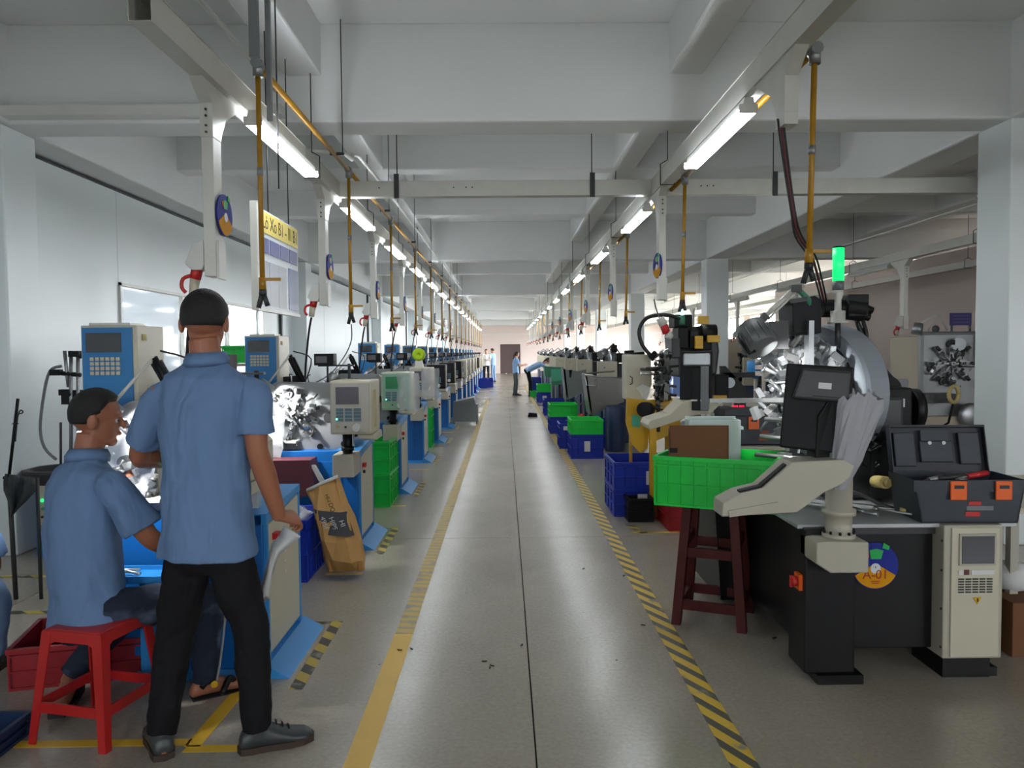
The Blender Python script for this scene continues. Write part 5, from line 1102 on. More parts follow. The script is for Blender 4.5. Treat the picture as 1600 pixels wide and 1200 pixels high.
# middle-distance clutter behind the two near machines
YM = 8.0
t = thing('wire_stand', 'black A-frame wire stand between the second machine and the green beacon machine', 'stand', tuple(at(1150, 640, YM).xy)+(0,))
z1_ = at(1150, 570, YM).z
MB().prism(ppoly([(1126, 572), (1134, 572), (1176, 618), (1176, 630), (1130, 630)], YM), YM, YM+.06).build('gusset', m_black, t, world=True)
MB().box(at(1130, 600, YM).x, at(1180, 600, YM).x, YM, YM+.1, at(1150, 590, YM).z, at(1150, 582, YM).z).build('beam', m_black, t, world=True)
MB().box(at(1120, 600, YM).x, at(1200, 600, YM).x, YM-.05, YM+.4, 0, at(1150, 634, YM).z).build('base_cabinet', m_cream2, t, world=True, bevel=.01)
MB().cyl(at(1140, 598, YM-.05), at(1140, 598, YM-.08), .055, n=20).build('dial', m_signw, t, world=True)
t = thing('wall_bottle', 'blue plastic tank on a post behind the grey work lamp', 'tank', tuple(at(1180, 575, 8.6))); MB().lathe([(.02, -.12), (.08, -.05), (.09, .0), (.09, .08)], (0,0,0), n=18).build('tank', m_blue2, t); MB().cyl((.02, .05, -1.2), (.02, .05, .0), .02, n=8).build('post', m_cream2, t)
t = thing('tool_shelf', 'cream shelf post with small drawers behind the grey work lamp', 'shelf', tuple(at(1205, 600, 8.2).xy)+(0,))
for i in range(5):
    p, q = at(1194, 548+i*10, 8.2), at(1214, 540+i*10, 8.2); MB().box(p.x, q.x, 8.2, 8.5, p.z, q.z-.005).build('drawer', m_wallr, t, world=True)
MB().box(at(1191, 600, 8.2).x, at(1195, 600, 8.2).x, 8.18, 8.22, 0, at(1194, 535, 8.2).z).build('post', m_cream, t, world=True)
# rows of machines in the right bay, far
for i, y in enumerate((12.5, 16, 20, 24.5)):
    dup(RR0, (4.9, y, 0), label='black-headed spring machine in the right bay, %s behind the old grey one' % ORD[i], group='spring machines in the right bay', drop=('linkage', 'cam_disc', 'hose', 'motor_block'))
# ================================================================ people
def remesh(o, vox, smooth=6, disp=0, ds=.06):
    m = o.modifiers.new('remesh', 'REMESH'); m.mode = 'VOXEL'; m.voxel_size = vox; m.use_smooth_shade = True
    if smooth: s = o.modifiers.new('smooth', 'SMOOTH'); s.factor = .5; s.iterations = smooth
    if disp:
        tx = bpy.data.textures.new('cloth_folds', 'CLOUDS'); tx.noise_scale = ds; tx.noise_depth = 1
        d = o.modifiers.new('folds', 'DISPLACE'); d.texture = tx; d.strength = disp; d.mid_level = .5
def hand(mb, w, d, n, side, curl=.5, s=1.0):
    """w wrist, d direction of the palm, n back-of-hand normal, side +1 thumb towards lat"""
    d, n = d.normalized(), n.normalized(); n = (n-d*n.dot(d)).normalized(); lat = d.cross(n)*side
    fs = [w+d*(t*s) for t in (-.02, .01, .04, .075, .092)]
    mb.loft([(fs[0], .024*s, .02*s, lat, n), (fs[1], .028*s, .017*s, lat, n), (fs[2], .038*s, .016*s, lat, n), (fs[3], .041*s, .014*s, lat, n), (fs[4], .038*s, .011*s, lat, n)], n=14)
    for i, (o, L) in enumerate(((.031, .072), (.011, .08), (-.010, .075), (-.030, .06))):
        p = w+d*(.082*s)+lat*(o*s); pts = [p-d*.02*s, p]; a = 0
        for k in range(3):
            a += curl*(.55+.25*k); dd = d*math.cos(a)-n*math.sin(a)+lat*(o*.5); p = p+dd*(L*s*(.42, .32, .26)[k]); pts.append(p)
        mb.tube(pts, [.0095*s, .0095*s, .009*s, .008*s, .0065*s], n=8, res=2)
    p = w+d*.02*s+lat*.028*s; q = p+(d*.5+lat*.75-n*.35)*.042*s; r = q+(d*.85+lat*.2-n*.5*curl)*.034*s; u = r+(d*.9-n*.5*curl-lat*.1)*.026*s
    mb.tube([p-lat*.01*s, p, q, r, u], [.013*s, .014*s, .011*s, .0095*s, .0075*s], n=8, res=2)
def hair_cap(c, f, u, l, m, parent, style='short', s=1.0):
    n, k = 40, 28; V = []
    for j in range(k+1):
        el = -math.pi/2+math.pi*j/k
        for i in range(n):
            az = 2*math.pi*i/n; d = f*(math.cos(el)*math.cos(az))+l*(math.cos(el)*math.sin(az))+u*math.sin(el)
            fr = math.cos(az)                                   # 1 front .. -1 back
            line = (.62 if fr > .55 else .15 if fr > -.1 else -.55)
            if fr > .2: line = .15+(.62-.15)*min(1, (fr-.2)/.45)
            elif fr > -.45: line = -.55+(.70)*min(1, (fr+.45)/.65)
            if abs(fr) <= .3 and style == 'short': line = min(line, .02)
            if style == 'long' and fr < .35: line = -1.2
            t = max(0, min(1, (el-line)/.16+.3)); top = max(0, math.sin(el))
            rad = Vector((.085, .104, .1)); 
            q = 1/math.sqrt((d.dot(l)/.0835)**2+(d.dot(f)/.101)**2+((d.dot(u))/.100)**2)
            q *= (.62+.40*t)*(1+.05*top)+.012*t*random.uniform(-.2, 1)
            V.append(c+u*(.022*s)+d*q*s)
    mb = MB().add(V, [(j*n+i, j*n+(i+1) % n, (j+1)*n+(i+1) % n, (j+1)*n+i) for j in range(k) for i in range(n)], True)
    if style == 'long':
        b = c-f*.075*s; mb.loft([(b+u*.05*s, .05*s, .035*s, l, f), (b-u*.06*s-f*.02*s, .045*s, .03*s, l, f), (b-u*.17*s-f*.02*s, .035*s, .022*s, l, f), (b-u*.25*s, .015*s, .012*s, l, f)], n=12)
    return mb.build('hair', m, parent, world=True)
def person(label, J, face, up=(0, 0, 1), loc=None, shirt=None, pants=None, hairm=None, skin=None, vox=.005, style='short', hands=True, curl=.5, fat=1.0, sleeve=.72,
           shoe=None, shoes=True, folds=.012, hs=1.0, handdir=None, hem=-.14):
    shirt = shirt or m_shirt; pants = pants or m_pants; hairm = hairm or m_hair; skin = skin or m_skin; shoe = shoe or m_shoe
    V = lambda k: Vector(J[k]); pel, nk, hd = V('pelvis'), V('neck'), V('head')
    t = thing('person', label, 'person', loc or (pel.x, pel.y, 0))
    shL, shR = V('shL'), V('shR'); lat = (shR-shL).normalized(); mid = Vector(J.get('chest', (pel+(nk-pel)*.55)))
    hl = (V('hipR')-V('hipL')).normalized()
    def spine(q):
        a, b, c = pel, mid, nk
        if q < .55: p = a.lerp(b, q/.55)
        else: p = b.lerp(c, (q-.55)/.45)
        return p
    upv = (nk-pel).normalized()
    def ring(q, w, d):
        lt = hl.lerp(lat, max(0, min(1, q))).normalized(); tg = (spine(min(1, q+.1))-spine(max(0, q-.1))).normalized() if 0 <= q <= 1 else upv
        p = spine(q) if q <= 1 else nk+(nk-mid).normalized()*(q-1)*.5
        if q < 0: p = pel+(pel-mid).normalized()*(-q)*.5; tg = (mid-pel).normalized()
        lt = (lt-tg*lt.dot(tg)).normalized(); return (p, w*fat, d*fat, lt, lt.cross(tg))
    f = Vector(face).normalized(); u = Vector(up).normalized(); u = (u-f*u.dot(f)).normalized(); l = u.cross(f)
    mb = MB()
    mb.loft([ring(-.1, .14, .10), ring(.0, .15, .11), ring(.3, .13, .098), ring(.5, .13, .098), ring(.75, .155, .108), ring(.9, .15, .085), ring(.98, .085, .06), ring(1.05, .055, .055)])
    mb.tube([nk-(nk-mid).normalized()*.05, nk, hd-u*.06*hs-f*.012], [.062*hs, .057*hs, .055*hs], n=14, res=2)
    M = Matrix((l, f, u)).transposed().to_4x4()
    mb.ball(hd+u*.03*hs-f*.008*hs, (.076*hs, .096*hs, .085*hs), 20, 14, M); mb.ball(hd-u*.02*hs+f*.02*hs, (.064*hs, .068*hs, .088*hs), 18, 12, M)
    mb.ball(hd-u*.088*hs+f*.058*hs, (.03*hs, .026*hs, .022*hs), 12, 8, M); mb.ball(hd-u*.065*hs+f*.03*hs, (.054*hs, .05*hs, .035*hs), 14, 8, M)
    mb.tube([hd+u*.01*hs+f*.085*hs, hd-u*.02*hs+f*.105*hs, hd-u*.028*hs+f*.095*hs], [.008*hs, .013*hs, .015*hs], n=8)
    mb.ball(hd-u*.055*hs+f*.088*hs, (.024*hs, .01*hs, .009*hs), 10, 6, M); mb.ball(hd+u*.025*hs+f*.08*hs, (.05*hs, .016*hs, .01*hs), 12, 6, M)
    for s in (-1, 1): mb.ball(hd+l*(.079*s*hs)-f*.012*hs-u*.006*hs, (.011*hs, .021*hs, .034*hs), 12, 8, M)
    sl = MB()
    for s, A in ((-1, 'L'), (1, 'R')):
        sh, el, wr = V('sh'+A), V('el'+A), V('wr'+A)
        mb.tube([sh-lat*.03*s, sh-(nk-mid).normalized()*.01, sh.lerp(el, .5), el, el.lerp(wr, .35), wr], [.042, .05*fat, .046*fat, .039, .041, .027], n=14, res=3)
        if hands:
            d = (wr-el).normalized(); hdv = Vector(J['hand'+A]) if 'hand'+A in J else d
            hn = Vector(J['back'+A]) if 'back'+A in J else (lat*s)
            hand(mb, wr, hdv, hn, s if J.get('side'+A) is None else J['side'+A], curl, hs)
        hp, kn, an = V('hip'+A), V('kn'+A), V('an'+A)
        mb.tube([hp, hp.lerp(kn, .5), kn, kn.lerp(an, .35), an, an-Vector((0, 0, .03))], [.07*fat, .066*fat, .05, .048, .033, .03], n=14, res=3)
        to = V('toe'+A); fd = (to-an); fd.z = 0; fd.normalize(); g = an.z-.075
        sd = Vector((-fd.y, fd.x, 0)); b = Vector((an.x, an.y, g)); dz = (to.z-.03)-g
        def fr(t_, w_, h_, lift=0): return (b+fd*t_+Vector((0, 0, h_/2+lift+max(0, dz)*max(0, t_)/.17)), w_, h_/2, sd, Vector((0, 0, 1)))
        rings = [fr(-.065, .018, .03, .015), fr(-.055, .032, .07), fr(-.02, .037, .10), fr(.03, .038, .095), fr(.08, .043, .07), fr(.13, .047, .052), fr(.17, .042, .045), fr(.195, .022, .03, .003)]
        mb.loft([(a_, w_*.85, h_*.85, x_, y_) for a_, w_, h_, x_, y_ in rings], n=14)
        if shoes:
            so = MB().loft([(a_+Vector((0, 0, .004)), w_*1.1, h_*1.05, x_, y_) for a_, w_, h_, x_, y_ in rings], n=18).tube([an+Vector((0, 0, .03)), an-Vector((0, 0, .03))], .045, n=14).build('shoe', shoe, t, world=True); remesh(so, max(.005, vox), 3)
            ol = [(.0, -.072), (.035, -.06), (.042, -.02), (.042, .04), (.052, .11), (.048, .16), (.025, .2), (0, .205)]; ol = ol+[(-x, y) for x, y in reversed(ol[1:-1])]
            tl = max(0, dz)/.17
            v = [b+sd*x+fd*y+Vector((0, 0, max(0, tl*y))) for x, y in ol]; v2 = [p+Vector((0, 0, .024)) for p in v]; nv = len(v)
            sb_ = MB().add(v+v2, [tuple(range(nv)), tuple(reversed(range(nv, 2*nv)))]+[(i, nv+i, nv+(i+1) % nv, (i+1) % nv) for i in range(nv)]); sb_.build('sole', J.get('solem', m_sole), so, M=None) if False else sb_.build('sole', J.get('solem', m_sole), t, world=True)
            if vox <= .006:
                lm = MB()
                for k_ in range(4):
                    c_ = b+fd*(.045+.022*k_)+Vector((0, 0, .1-.012*k_)); lm.tube([c_-sd*.02, c_+Vector((0, 0, .006)), c_+sd*.02], .0035, n=6)
                lm.build('laces', m_black, t, world=True)['kind'] = 'stuff'
    o = mb.build('body', skin, t, world=True); remesh(o, vox, 3)
    # shirt
    sb = MB(); e = .02
    sb.loft([ring(hem-.02, .178+e*.4, .135+e*.3), ring(hem, .178+e*.5, .137+e*.3), ring(.1, .155+e*.6, .118+e*.6), ring(.35, .145+e, .108+e), ring(.55, .15+e, .11+e), ring(.78, .17+e*.5, .115+e*.6), ring(.92, .155+e*.3, .088+e*.5), ring(.985, .085, .065), ring(1.03, .066, .062)], n=28)
    for s, A in ((-1, 'L'), (1, 'R')):
        sh, el = V('sh'+A), V('el'+A); en = sh.lerp(el, sleeve)
        sb.tube([sh-lat*.06*s+(nk-mid).normalized()*.012, sh-(nk-mid).normalized()*.008, sh.lerp(en, .5), en, en+(el-sh).normalized()*.004], [.05*fat, .06*fat, .066*fat, .071*fat, .071*fat], n=18, res=3)
    o = sb.build('shirt', shirt, t, world=True); remesh(o, max(vox, .006), 4, folds*2.2, .13)
    if vox <= .012:
        c_ = nk+(nk-mid).normalized()*.015; x_ = lat; y_ = lat.cross((nk-mid).normalized()).normalized(); V_ = []; n_ = 26; ux = (nk-mid).normalized()
        for r_, h_ in ((.068, -.02), (.079, -.03), (.081, -.005), (.067, .022), (.063, .02), (.062, -.02)):
            for i in range(n_):
                a = 2*math.pi*i/n_; V_.append(c_+x_*math.cos(a)*r_*fat*1.0+y_*math.sin(a)*r_*fat+ux*h_)
        MB().add(V_, [(j*n_+i, j*n_+(i+1) % n_, (j+1)*n_+(i+1) % n_, (j+1)*n_+i) for j in range(5) for i in range(n_)], True).build('collar', shirt, t, world=True)
    # trousers
    pb = MB(); pb.loft([ring(-.26, .12, .10), ring(-.15, .155, .118), ring(-.02, .162, .122), ring(.12, .148, .112), ring(.16, .14, .106)], n=24)
    for s, A in ((-1, 'L'), (1, 'R')):
        hp, kn, an = V('hip'+A), V('kn'+A), V('an'+A); en = an+(kn-an).normalized()*.01
        pb.tube([hp+(pel-hp)*.3, hp, hp.lerp(kn, .5), kn, kn.lerp(en, .4), en, en-(kn-an).normalized()*.004], [.08*fat, .086*fat, .08*fat, .066*fat, .063*fat, .053, .053], n=18, res=3)
    o = pb.build('trousers', pants, t, world=True); remesh(o, max(vox, .007), 4, folds*1.6, .08)
    hair_cap(hd, f, u, l, hairm, t, style, hs)
    if vox <= .02:
        for s in (-1, 1):
            c_ = hd+f*.0705*hs+l*(.029*s*hs)-u*.002*hs
            ey = MB().ball(c_, .0105*hs, 12, 8).build('eye', m_signw, t, world=True)
            MB().ball(c_+f*.008*hs, .0062*hs, 10, 6).build('iris', m_black, ey, world=True)
    return t
# standing man, seen from behind
a = lambda x, y, Y: at(x, y, Y)
J = dict(pelvis=a(325, 835, 2.86), chest=a(322, 690, 2.87), neck=a(323, 566, 2.86), head=a(320, 505, 2.88),
         shL=a(250, 617, 2.88), shR=a(396, 612, 2.83), elL=a(218, 712, 2.98), elR=a(402, 702, 2.82), wrL=a(262, 722, 3.22), wrR=a(436, 806, 2.92),
         handR=(.55, .75, -.25), backR=(.5, -.3, .8), handL=(.5, .8, .2), backL=(0, 0, 1),
         hipL=a(293, 880, 2.86), hipR=a(360, 880, 2.84), knL=a(272, 1000, 2.86), knR=a(392, 985, 2.83), anL=a(252, 1138, 2.78), anR=a(402, 1135, 2.80), toeL=a(240, 1165, 3.0), toeR=a(470, 1160, 2.86), sideR=-1, sideL=1)
for A in 'LR':
    J['an'+A].z = .075; J['toe'+A].z = .03
P1 = person('man in blue polo and black trousers standing with his back to us, holding sheets', J, (-.12, .98, -.12), vox=.0045, fat=1.0, curl=1.1)
# sheets in his hand
t = thing('paper_sheet', 'white sheet of paper hanging from the hand of the standing man', 'paper', tuple(a(440, 830, 2.95)))
V = []; L_ = ((443, 822, 470, 838), (436, 838, 466, 842), (424, 850, 436, 866), (418, 880, 425, 900), (408, 915, 421, 935), (407, 945, 415, 938))
for i, (x0_, y0_, x1_, y1_) in enumerate(L_):
    V += [a(x0_, y0_, 3.0+.02*math.sin(i)), a((x0_+x1_)/2, (y0_+y1_)/2, 2.97+.03*math.sin(i*1.4)), a(x1_, y1_, 2.95+.02*i)]
o = MB().add(V, [(i*3+j, i*3+j+1, i*3+j+4, i*3+j+3) for i in range(len(L_)-1) for j in range(2)], True).build('sheet', m_paper, t, world=True); sm = o.modifiers.new('t', 'SOLIDIFY'); sm.thickness = .0015
# seated man
J = dict(pelvis=a(140, 945, 3.08), chest=a(128, 830, 3.1), neck=a(137, 716, 3.12), head=a(150, 655, 3.14),
         shL=a(98, 760, 3.26), shR=a(178, 758, 2.98), elL=a(150, 800, 3.5), elR=a(232, 838, 3.02), wrL=a(205, 738, 3.55), wrR=a(300, 875, 3.25), handL=(.6, .5, .3),
         hipL=a(120, 955, 3.2), hipR=a(165, 955, 3.02), knL=a(198, 955, 3.36), knR=a(322, 935, 3.22), anL=a(112, 1080, 3.22), anR=a(322, 1075, 3.25), toeL=a(88, 1085, 3.04), toeR=a(370, 1085, 3.32), solem=m_sole2)
for A in 'LR': J['an'+A].z = .075; J['toe'+A].z = .03
J['anL'].z = .11
P2 = person('man in light blue shirt and faded jeans seated on a red plastic stool', J, (.88, .46, -.08), vox=.0045, fat=1.04, pants=m_denim, shoes=False, hem=-.1, sleeve=.8, hairm=m_hair, hs=1.0)
b_ = J['anR']; so = MB().tube([b_+Vector((.0, -.05, -.02)), b_+Vector((.03, -.02, .015)), b_+Vector((.03, .05, -.01))], .012, n=6, res=3).tube([b_+Vector((.09, -.06, -.04)), b_+Vector((.1, -.0, .0)), b_+Vector((.1, .05, -.03))], .014, n=6, res=3).build('sandal_strap', m_black, P2, world=True)
for A in 'LR':
    b_ = J['an'+A]; tt = J['toe'+A]; d = (tt-b_); d.z = 0; d.normalize(); s_ = Vector((-d.y, d.x, 0)); g = b_.z-.075
    q = [b_+d*y+s_*x for x, y in ((-.035, -.06), (.035, -.06), (.045, .1), (.03, .2), (-.03, .2), (-.045, .1))]
    MB().add([Vector((p.x, p.y, max(0, g-.02))) for p in q]+[Vector((p.x, p.y, g+.004)) for p in q], [(0,1,2,3,4,5), (11,10,9,8,7,6)]+[(i, 6+i, 6+(i+1) % 6, (i+1) % 6) for i in range(6)]).build('sandal_sole', m_sole2, P2, world=True)
MB().cyl(J['anR']+Vector((.055, -.05, .0)), J['anR']+Vector((.06, -.062, .0)), .014, n=14).build('buckle', m_yel, P2, world=True)
MB().tube([a(345, 912, 3.13), a(352, 940, 3.13), a(350, 985, 3.16), a(343, 1040, 3.2), a(338, 1065, 3.22)], [.012, .008, .005, .005, .006], n=6, res=3).build('frayed_seam', m_paperg, P2, world=True)
# red plastic stool under him
t = thing('plastic_stool', 'red plastic stool carrying the seated man', 'stool', (-1.60, 2.98, 0), R(-14)); t.scale = (.84, .84, 1)
def leg(a0, a1, w): return None
H = .43
st = MB().box(-.15, .15, -.15, .15, H-.02, H).build('seat', m_redst, t, bevel=.01)
for rz in range(4):
    Mz = Matrix.Rotation(R(90*rz), 4, 'Z')
    # apron with arched opening
    pr = [(-.155, H-.005), (.155, H-.005), (.163, H-.09), (.12, H-.06), (.09, H-.045), (-.09, H-.045), (-.12, H-.06), (-.163, H-.09)]
    MB().add([(x, -.155-(H-z)*.09, z) for x, z in pr]+[(x, -.145-(H-z)*.09, z) for x, z in pr], [(0,7,6,5,4,3,2,1), (8,9,10,11,12,13,14,15)]+[(i, (i+1) % 8, 8+(i+1) % 8, 8+i) for i in range(8)], False, Mz).build('apron', m_redst, t)
    a0, a1 = .158, .205; w = .052; th = .008
    for (p0, p1) in (((-a0, -a0), (-a1, -a1)),):
        V = []
        for (c, z, ww) in ((p0, H-.01, w), (p1, 0, w*.72)):
            x, y = c; V += [(x, y, z), (x+ww, y, z), (x+ww, y+th, z), (x+th, y+th, z), (x+th, y+ww, z), (x, y+ww, z)]
        MB().add(V, [(0,1,2,3,4,5), (11,10,9,8,7,6)]+[(i, 6+i, 6+(i+1) % 6, (i+1) % 6) for i in range(6)], False, Mz).build('leg', m_redst, t)
    z = .14; k = .158+(.047)*(1-z/H); MB().box(-k+.03, k-.03, -k+.002, -k+.012, z-.02, z+.02, Mz).build('crossbar', m_redst, t)
# partial figure at the left edge
bx = a(-30, 900, 3.5)
J = dict(pelvis=(bx.x-.13, 3.45, .55), neck=(bx.x-.1, 3.4, 1.05), head=(bx.x-.06, 3.42, 1.25), shL=(bx.x-.3, 3.5, .99), shR=(bx.x+.03, 3.3, .99), elL=(bx.x-.5, 3.6, .8), elR=a(-14, 876, 3.35), wrL=(bx.x-.45, 3.85, .7), wrR=a(-40, 935, 3.5), handR=(-.7, .6, -.2),
         hipL=(bx.x-.2, 3.5, .5), hipR=(bx.x-.03, 3.4, .5), knL=(bx.x-.3, 3.95, .5), knR=a(-8, 935, 3.55), anL=(bx.x-.3, 3.9, .075), anR=a(-12, 1020, 3.55), toeL=(bx.x-.3, 4.1, .03), toeR=(bx.x+.0, 3.8, .03))
J['anR'].z = .075
person('worker in light blue shirt and pale jeans, mostly cut off at the left edge', J, (.3, .95, -.2), vox=.008, pants=m_jean, sleeve=.95, folds=.01)
t = thing('stool', 'low stool under the worker cut off at the left edge', 'stool', (bx.x-.12, 3.42, 0)); MB().box(-.15, .15, -.15, .15, .40, .43).build('seat', m_redst, t, bevel=.01)
for x in (-.12, .12):
    for y in (-.12, .12): MB().box(x-.02, x+.02, y-.02, y+.02, 0, .4).build('leg', m_redst, t)
# far figures
def standing(label, x, y, h, face, shirt, pants, style='short', lean=0, arms=None, **k):
    s = h/1.68; f = Vector(face).normalized(); l = Vector((0, 0, 1)).cross(f)*-1; o = Vector((x, y, 0)); fat = s*.92
    def P(r, fw, up): return o+l*(r*s)+f*(fw*s)+Vector((0, 0, up*s))
    b = lean; J = dict(pelvis=P(0, -.0-b*.12, .93), neck=P(0, .02+b*.42, 1.42-b*.28), head=P(0, .05+b*.62, 1.55-b*.33))
    J['chest'] = (J['pelvis']+J['neck'])/2+f*(-.02)
    J['shL'] = J['neck']+l*-.17*s-Vector((0, 0, .05*s)); J['shR'] = J['neck']+l*.17*s-Vector((0, 0, .05*s))
    for A, q in (('L', -1), ('R', 1)):
        ar = arms or (.2, .08, 1.12, .12, .33, 1.15)
        J['el'+A] = P(q*ar[0], ar[1], ar[2]); J['wr'+A] = P(q*ar[3], ar[4], ar[5])
        J['hip'+A] = P(q*.09, -b*.12, .86); J['kn'+A] = P(q*.10, .01-b*.05, .48); J['an'+A] = P(q*.10, -.03, 0); J['an'+A].z = .075; J['toe'+A] = P(q*.12, .2, 0); J['toe'+A].z = .03
    return person(label, J, tuple(f*(1-.3*b)+Vector((0, 0, -.25-b*.5))), up=(f.x*b*.5, f.y*b*.5, 1), shirt=shirt, pants=pants, vox=.014, style=style, folds=0, hs=s, fat=fat*.93, hairm=m_hair2, skin=m_skin2, **k)
c = a(806, 617, 25.8)
standing('woman in pale blue shirt and grey trousers standing in the aisle with a phone', c.x, 25.8, 1.5, (.96, .25, 0), m_shirt2, m_grey_p, 'long')
t = thing('phone', 'dark phone held by the woman standing in the aisle', 'phone', (c.x+.36, 25.88, 1.03)); MB().box(-.04, .06, -.04, .04, 0, .012).build('handset', m_black, t)
c = a(836, 617, 25.2)
standing('woman in pale blue shirt and dark trousers bending over a machine on the right', c.x-.12, 25.2, 1.56, (.98, .1, 0), m_shirt2, m_pants, 'long', lean=.9, arms=(.14, .6, .95, .1, .75, .82))
c = a(771, 595, 37.5)
standing('person in light blue with pale trousers standing at the far end of the left row', c.x, 37.5, 1.66, (-.8, .5, 0), m_shirt2, m_jean)
c = a(760, 597, 36.8)
standing('dark-haired person facing us between the far left machines', c.x, 36.8, 1.62, (.1, -1, 0), m_paper, m_pants)
# ================================================================ left side objects
crate((-1.31, 7.55, 0), .42, .6, .31, m_green, 'green crate, lower of the two stacked behind the second left machine', nx=3, ny=4)
crate((-1.31, 7.55, .312), .42, .6, .31, m_green, 'green crate, upper of the two stacked behind the second left machine', nx=3, ny=4)
crate((-1.46, 5.12, 0), .38, .5, .40, m_bluec, 'blue crate full of clear film beside the kraft paper sack', nx=5, ny=7)
t = thing('clear_film_lump', 'crumpled clear film filling the blue crate beside the kraft sack', 'plastic film', (-1.46, 5.12, .3)); rnd = random.Random(5)
V = [((i/7-.5)*.33, (j/7-.5)*.44, .04+rnd.uniform(0, .11)*(1 if 0 < i < 7 and 0 < j < 7 else 0)) for j in range(8) for i in range(8)]
MB().add(V, [(j*8+i, j*8+i+1, (j+1)*8+i+1, (j+1)*8+i) for j in range(7) for i in range(7)], True).build('film', m_film, t)
# kraft sack leaning on the crate
t = thing('paper_sack', 'tall kraft paper sack with charcoal band, slumped against the blue crate', 'sack', (-1.0, 5.05, 0))
rows = [((514, 893), (570, 890), 4.98, .02), ((508, 868), (571, 872), 5.0, .12), ((503, 835), (564, 842), 5.05, .16), ((497, 805), (553, 812), 5.1, .15), ((490, 785), (545, 790), 5.14, .12), ((480, 765), (528, 743), 5.2, .05)]
V = []; n = 20
for (pL, pR, Y, dp) in rows:
    L, Rr = at(*pL, Y), at(*pR, Y); c = (L+Rr)/2; h = (Rr-L)/2
    for i in range(n):
        an = 2*math.pi*i/n; cs, sn = math.cos(an), math.sin(an); cs = math.copysign(abs(cs)**.6, cs); sn = math.copysign(abs(sn)**.75, sn)
        V.append(c+h*cs+Vector((0, dp*sn, .0))+Vector((random.uniform(-.008, .008), random.uniform(-.014, .014), random.uniform(-.008, .008))))
V = [Vector((v.x, v.y, max(.003, v.z))) for v in V]
F = [(j*n+i, j*n+(i+1) % n, (j+1)*n+(i+1) % n, (j+1)*n+i) for j in range(5) for i in range(n)]+[tuple(reversed(range(n)))]
o = MB().add(V, F, False).build('sack_body', m_kraft, t, world=True); s_ = o.modifiers.new('t', 'SOLIDIFY'); s_.thickness = .004
def sackp(u, v, d=.004):
    """u 0..1 across, v 0..5 row"""
    j = min(4, int(v)); q = v-j; r0, r1 = rows[j], rows[j+1]
    L = at(*r0[0], r0[2]).lerp(at(*r1[0], r1[2]), q); Rr = at(*r0[1], r0[2]).lerp(at(*r1[1], r1[2]), q); dp = r0[3]*(1-q)+r1[3]*q; x = 2*u-1
    k = abs(x); cs = k**(1/.6) if k < 1 else 1; sn = math.sqrt(max(0, 1-cs*cs))**.75
    return (L+Rr)/2+(Rr-L)/2*x+Vector((0, -dp*sn-d, 0))
V = []; nu = 14; ns = 6
for b in range(ns+1):
    for i in range(nu+1): V.append(sackp(.03+.94*i/nu, 2.35+1.4*b/ns, .006))
MB().add(V, [(j*(nu+1)+i, j*(nu+1)+i+1, (j+1)*(nu+1)+i+1, (j+1)*(nu+1)+i) for j in range(ns) for i in range(nu)], True).build('charcoal_band', m_kraftd, t, world=True)
MB().tube([at(480, 766, 5.15), at(503, 755, 5.13), at(528, 744, 5.15)], .012, n=6).build('folded_lip', m_paper, t, world=True)
for s_, u_, v_, sz, m_ in (('HIPS', .58, 3.0, .046, m_paper), ('495F', .34, 2.95, .046, m_paper), ('HI', .82, 3.05, .046, m_paper), ('HI-I', .62, 4.4, .035, m_kraftd), ('DQ', .66, 4.05, .04, m_kraftd)):
    p = sackp(u_, v_, .026); q = p-Vector(t.location)
    text(s_, 'lettering', m_, t, q, (R(90+4), R(72), R(4)), sz)
# scrap of white card in front of the film crate
for x_, y_ in ((625, 1020), (643, 1018), (757, 1040), (769, 1047), (765, 1050), (815, 1014), (975, 905), (1005, 985), (912, 893), (1210, 1008)):
    Yq = 1755/(y_-549); t = thing('wire_scrap', 'tiny dark wire scrap lying on the aisle floor', 'scrap', (at(x_, y_, Yq).x, Yq, .001), x_, 'wire scraps on the floor')
    MB().tube([(-.012, 0, .003), (0, .004, .003), (.012, 0, .003)], .003, n=6).build('scrap', m_black, t)
# red bin, blue tray at the left edge
crate((-1.96, 3.58, 0), .55, .42, .185, m_redcr, 'open dark red bin on the floor left of the red plastic stool', rz=R(14), nx=1, ny=1)
crate((-1.95, 2.82, 0), .2, .26, .085, m_navy, 'dark blue shallow box at the lower left edge', nx=1, ny=1)
crate((-2.0, 4.35, 0), .3, .35, .15, m_green, 'small green bin behind the seated man\'s machine', nx=2, ny=2)
crate((at(385, 550, 7.2).x, 7.2, 1.38), .35, .3, .16, m_green, 'small green bin raised on a shelf behind the standing man\'s right shoulder', nx=3, ny=2)
t = thing('shelf_stand', 'thin shelf stand behind the standing man carrying the small green bin', 'stand', (at(385, 550, 7.2).x, 7.2, 0)); MB().box(-.2, .2, -.16, .16, 1.35, 1.375).build('shelf', m_cream2, t)
for x in (-.18, .18):
    for y in (-.14, .14): MB().box(x-.012, x+.012, y-.012, y+.012, 0, 1.35).build('leg', m_cream2, t)
# blue work tray between the men
t = thing('tool_tray', 'bright blue tool tray with small tools between the two men', 'tray', (-1.62, 3.36, .5))
MB().box(-.14, .3, -.14, .02, .0, .012).box(-.14, .3, -.15, -.14, .0, .03).box(-.14, .3, .02, .03, 0, .03).build('tray', m_blue2, t); MB().box(.05, .22, -.1, 0, -.47, -.0).build('tray_post', m_blue, t)
MB().tube([(-.1, -.1, .025), (-.02, -.06, .03), (.05, -.09, .025)], .008, n=6).cyl((-.12, -.04, .025), (.02, -.02, .025), .007).build('small_tools', m_steel, t)
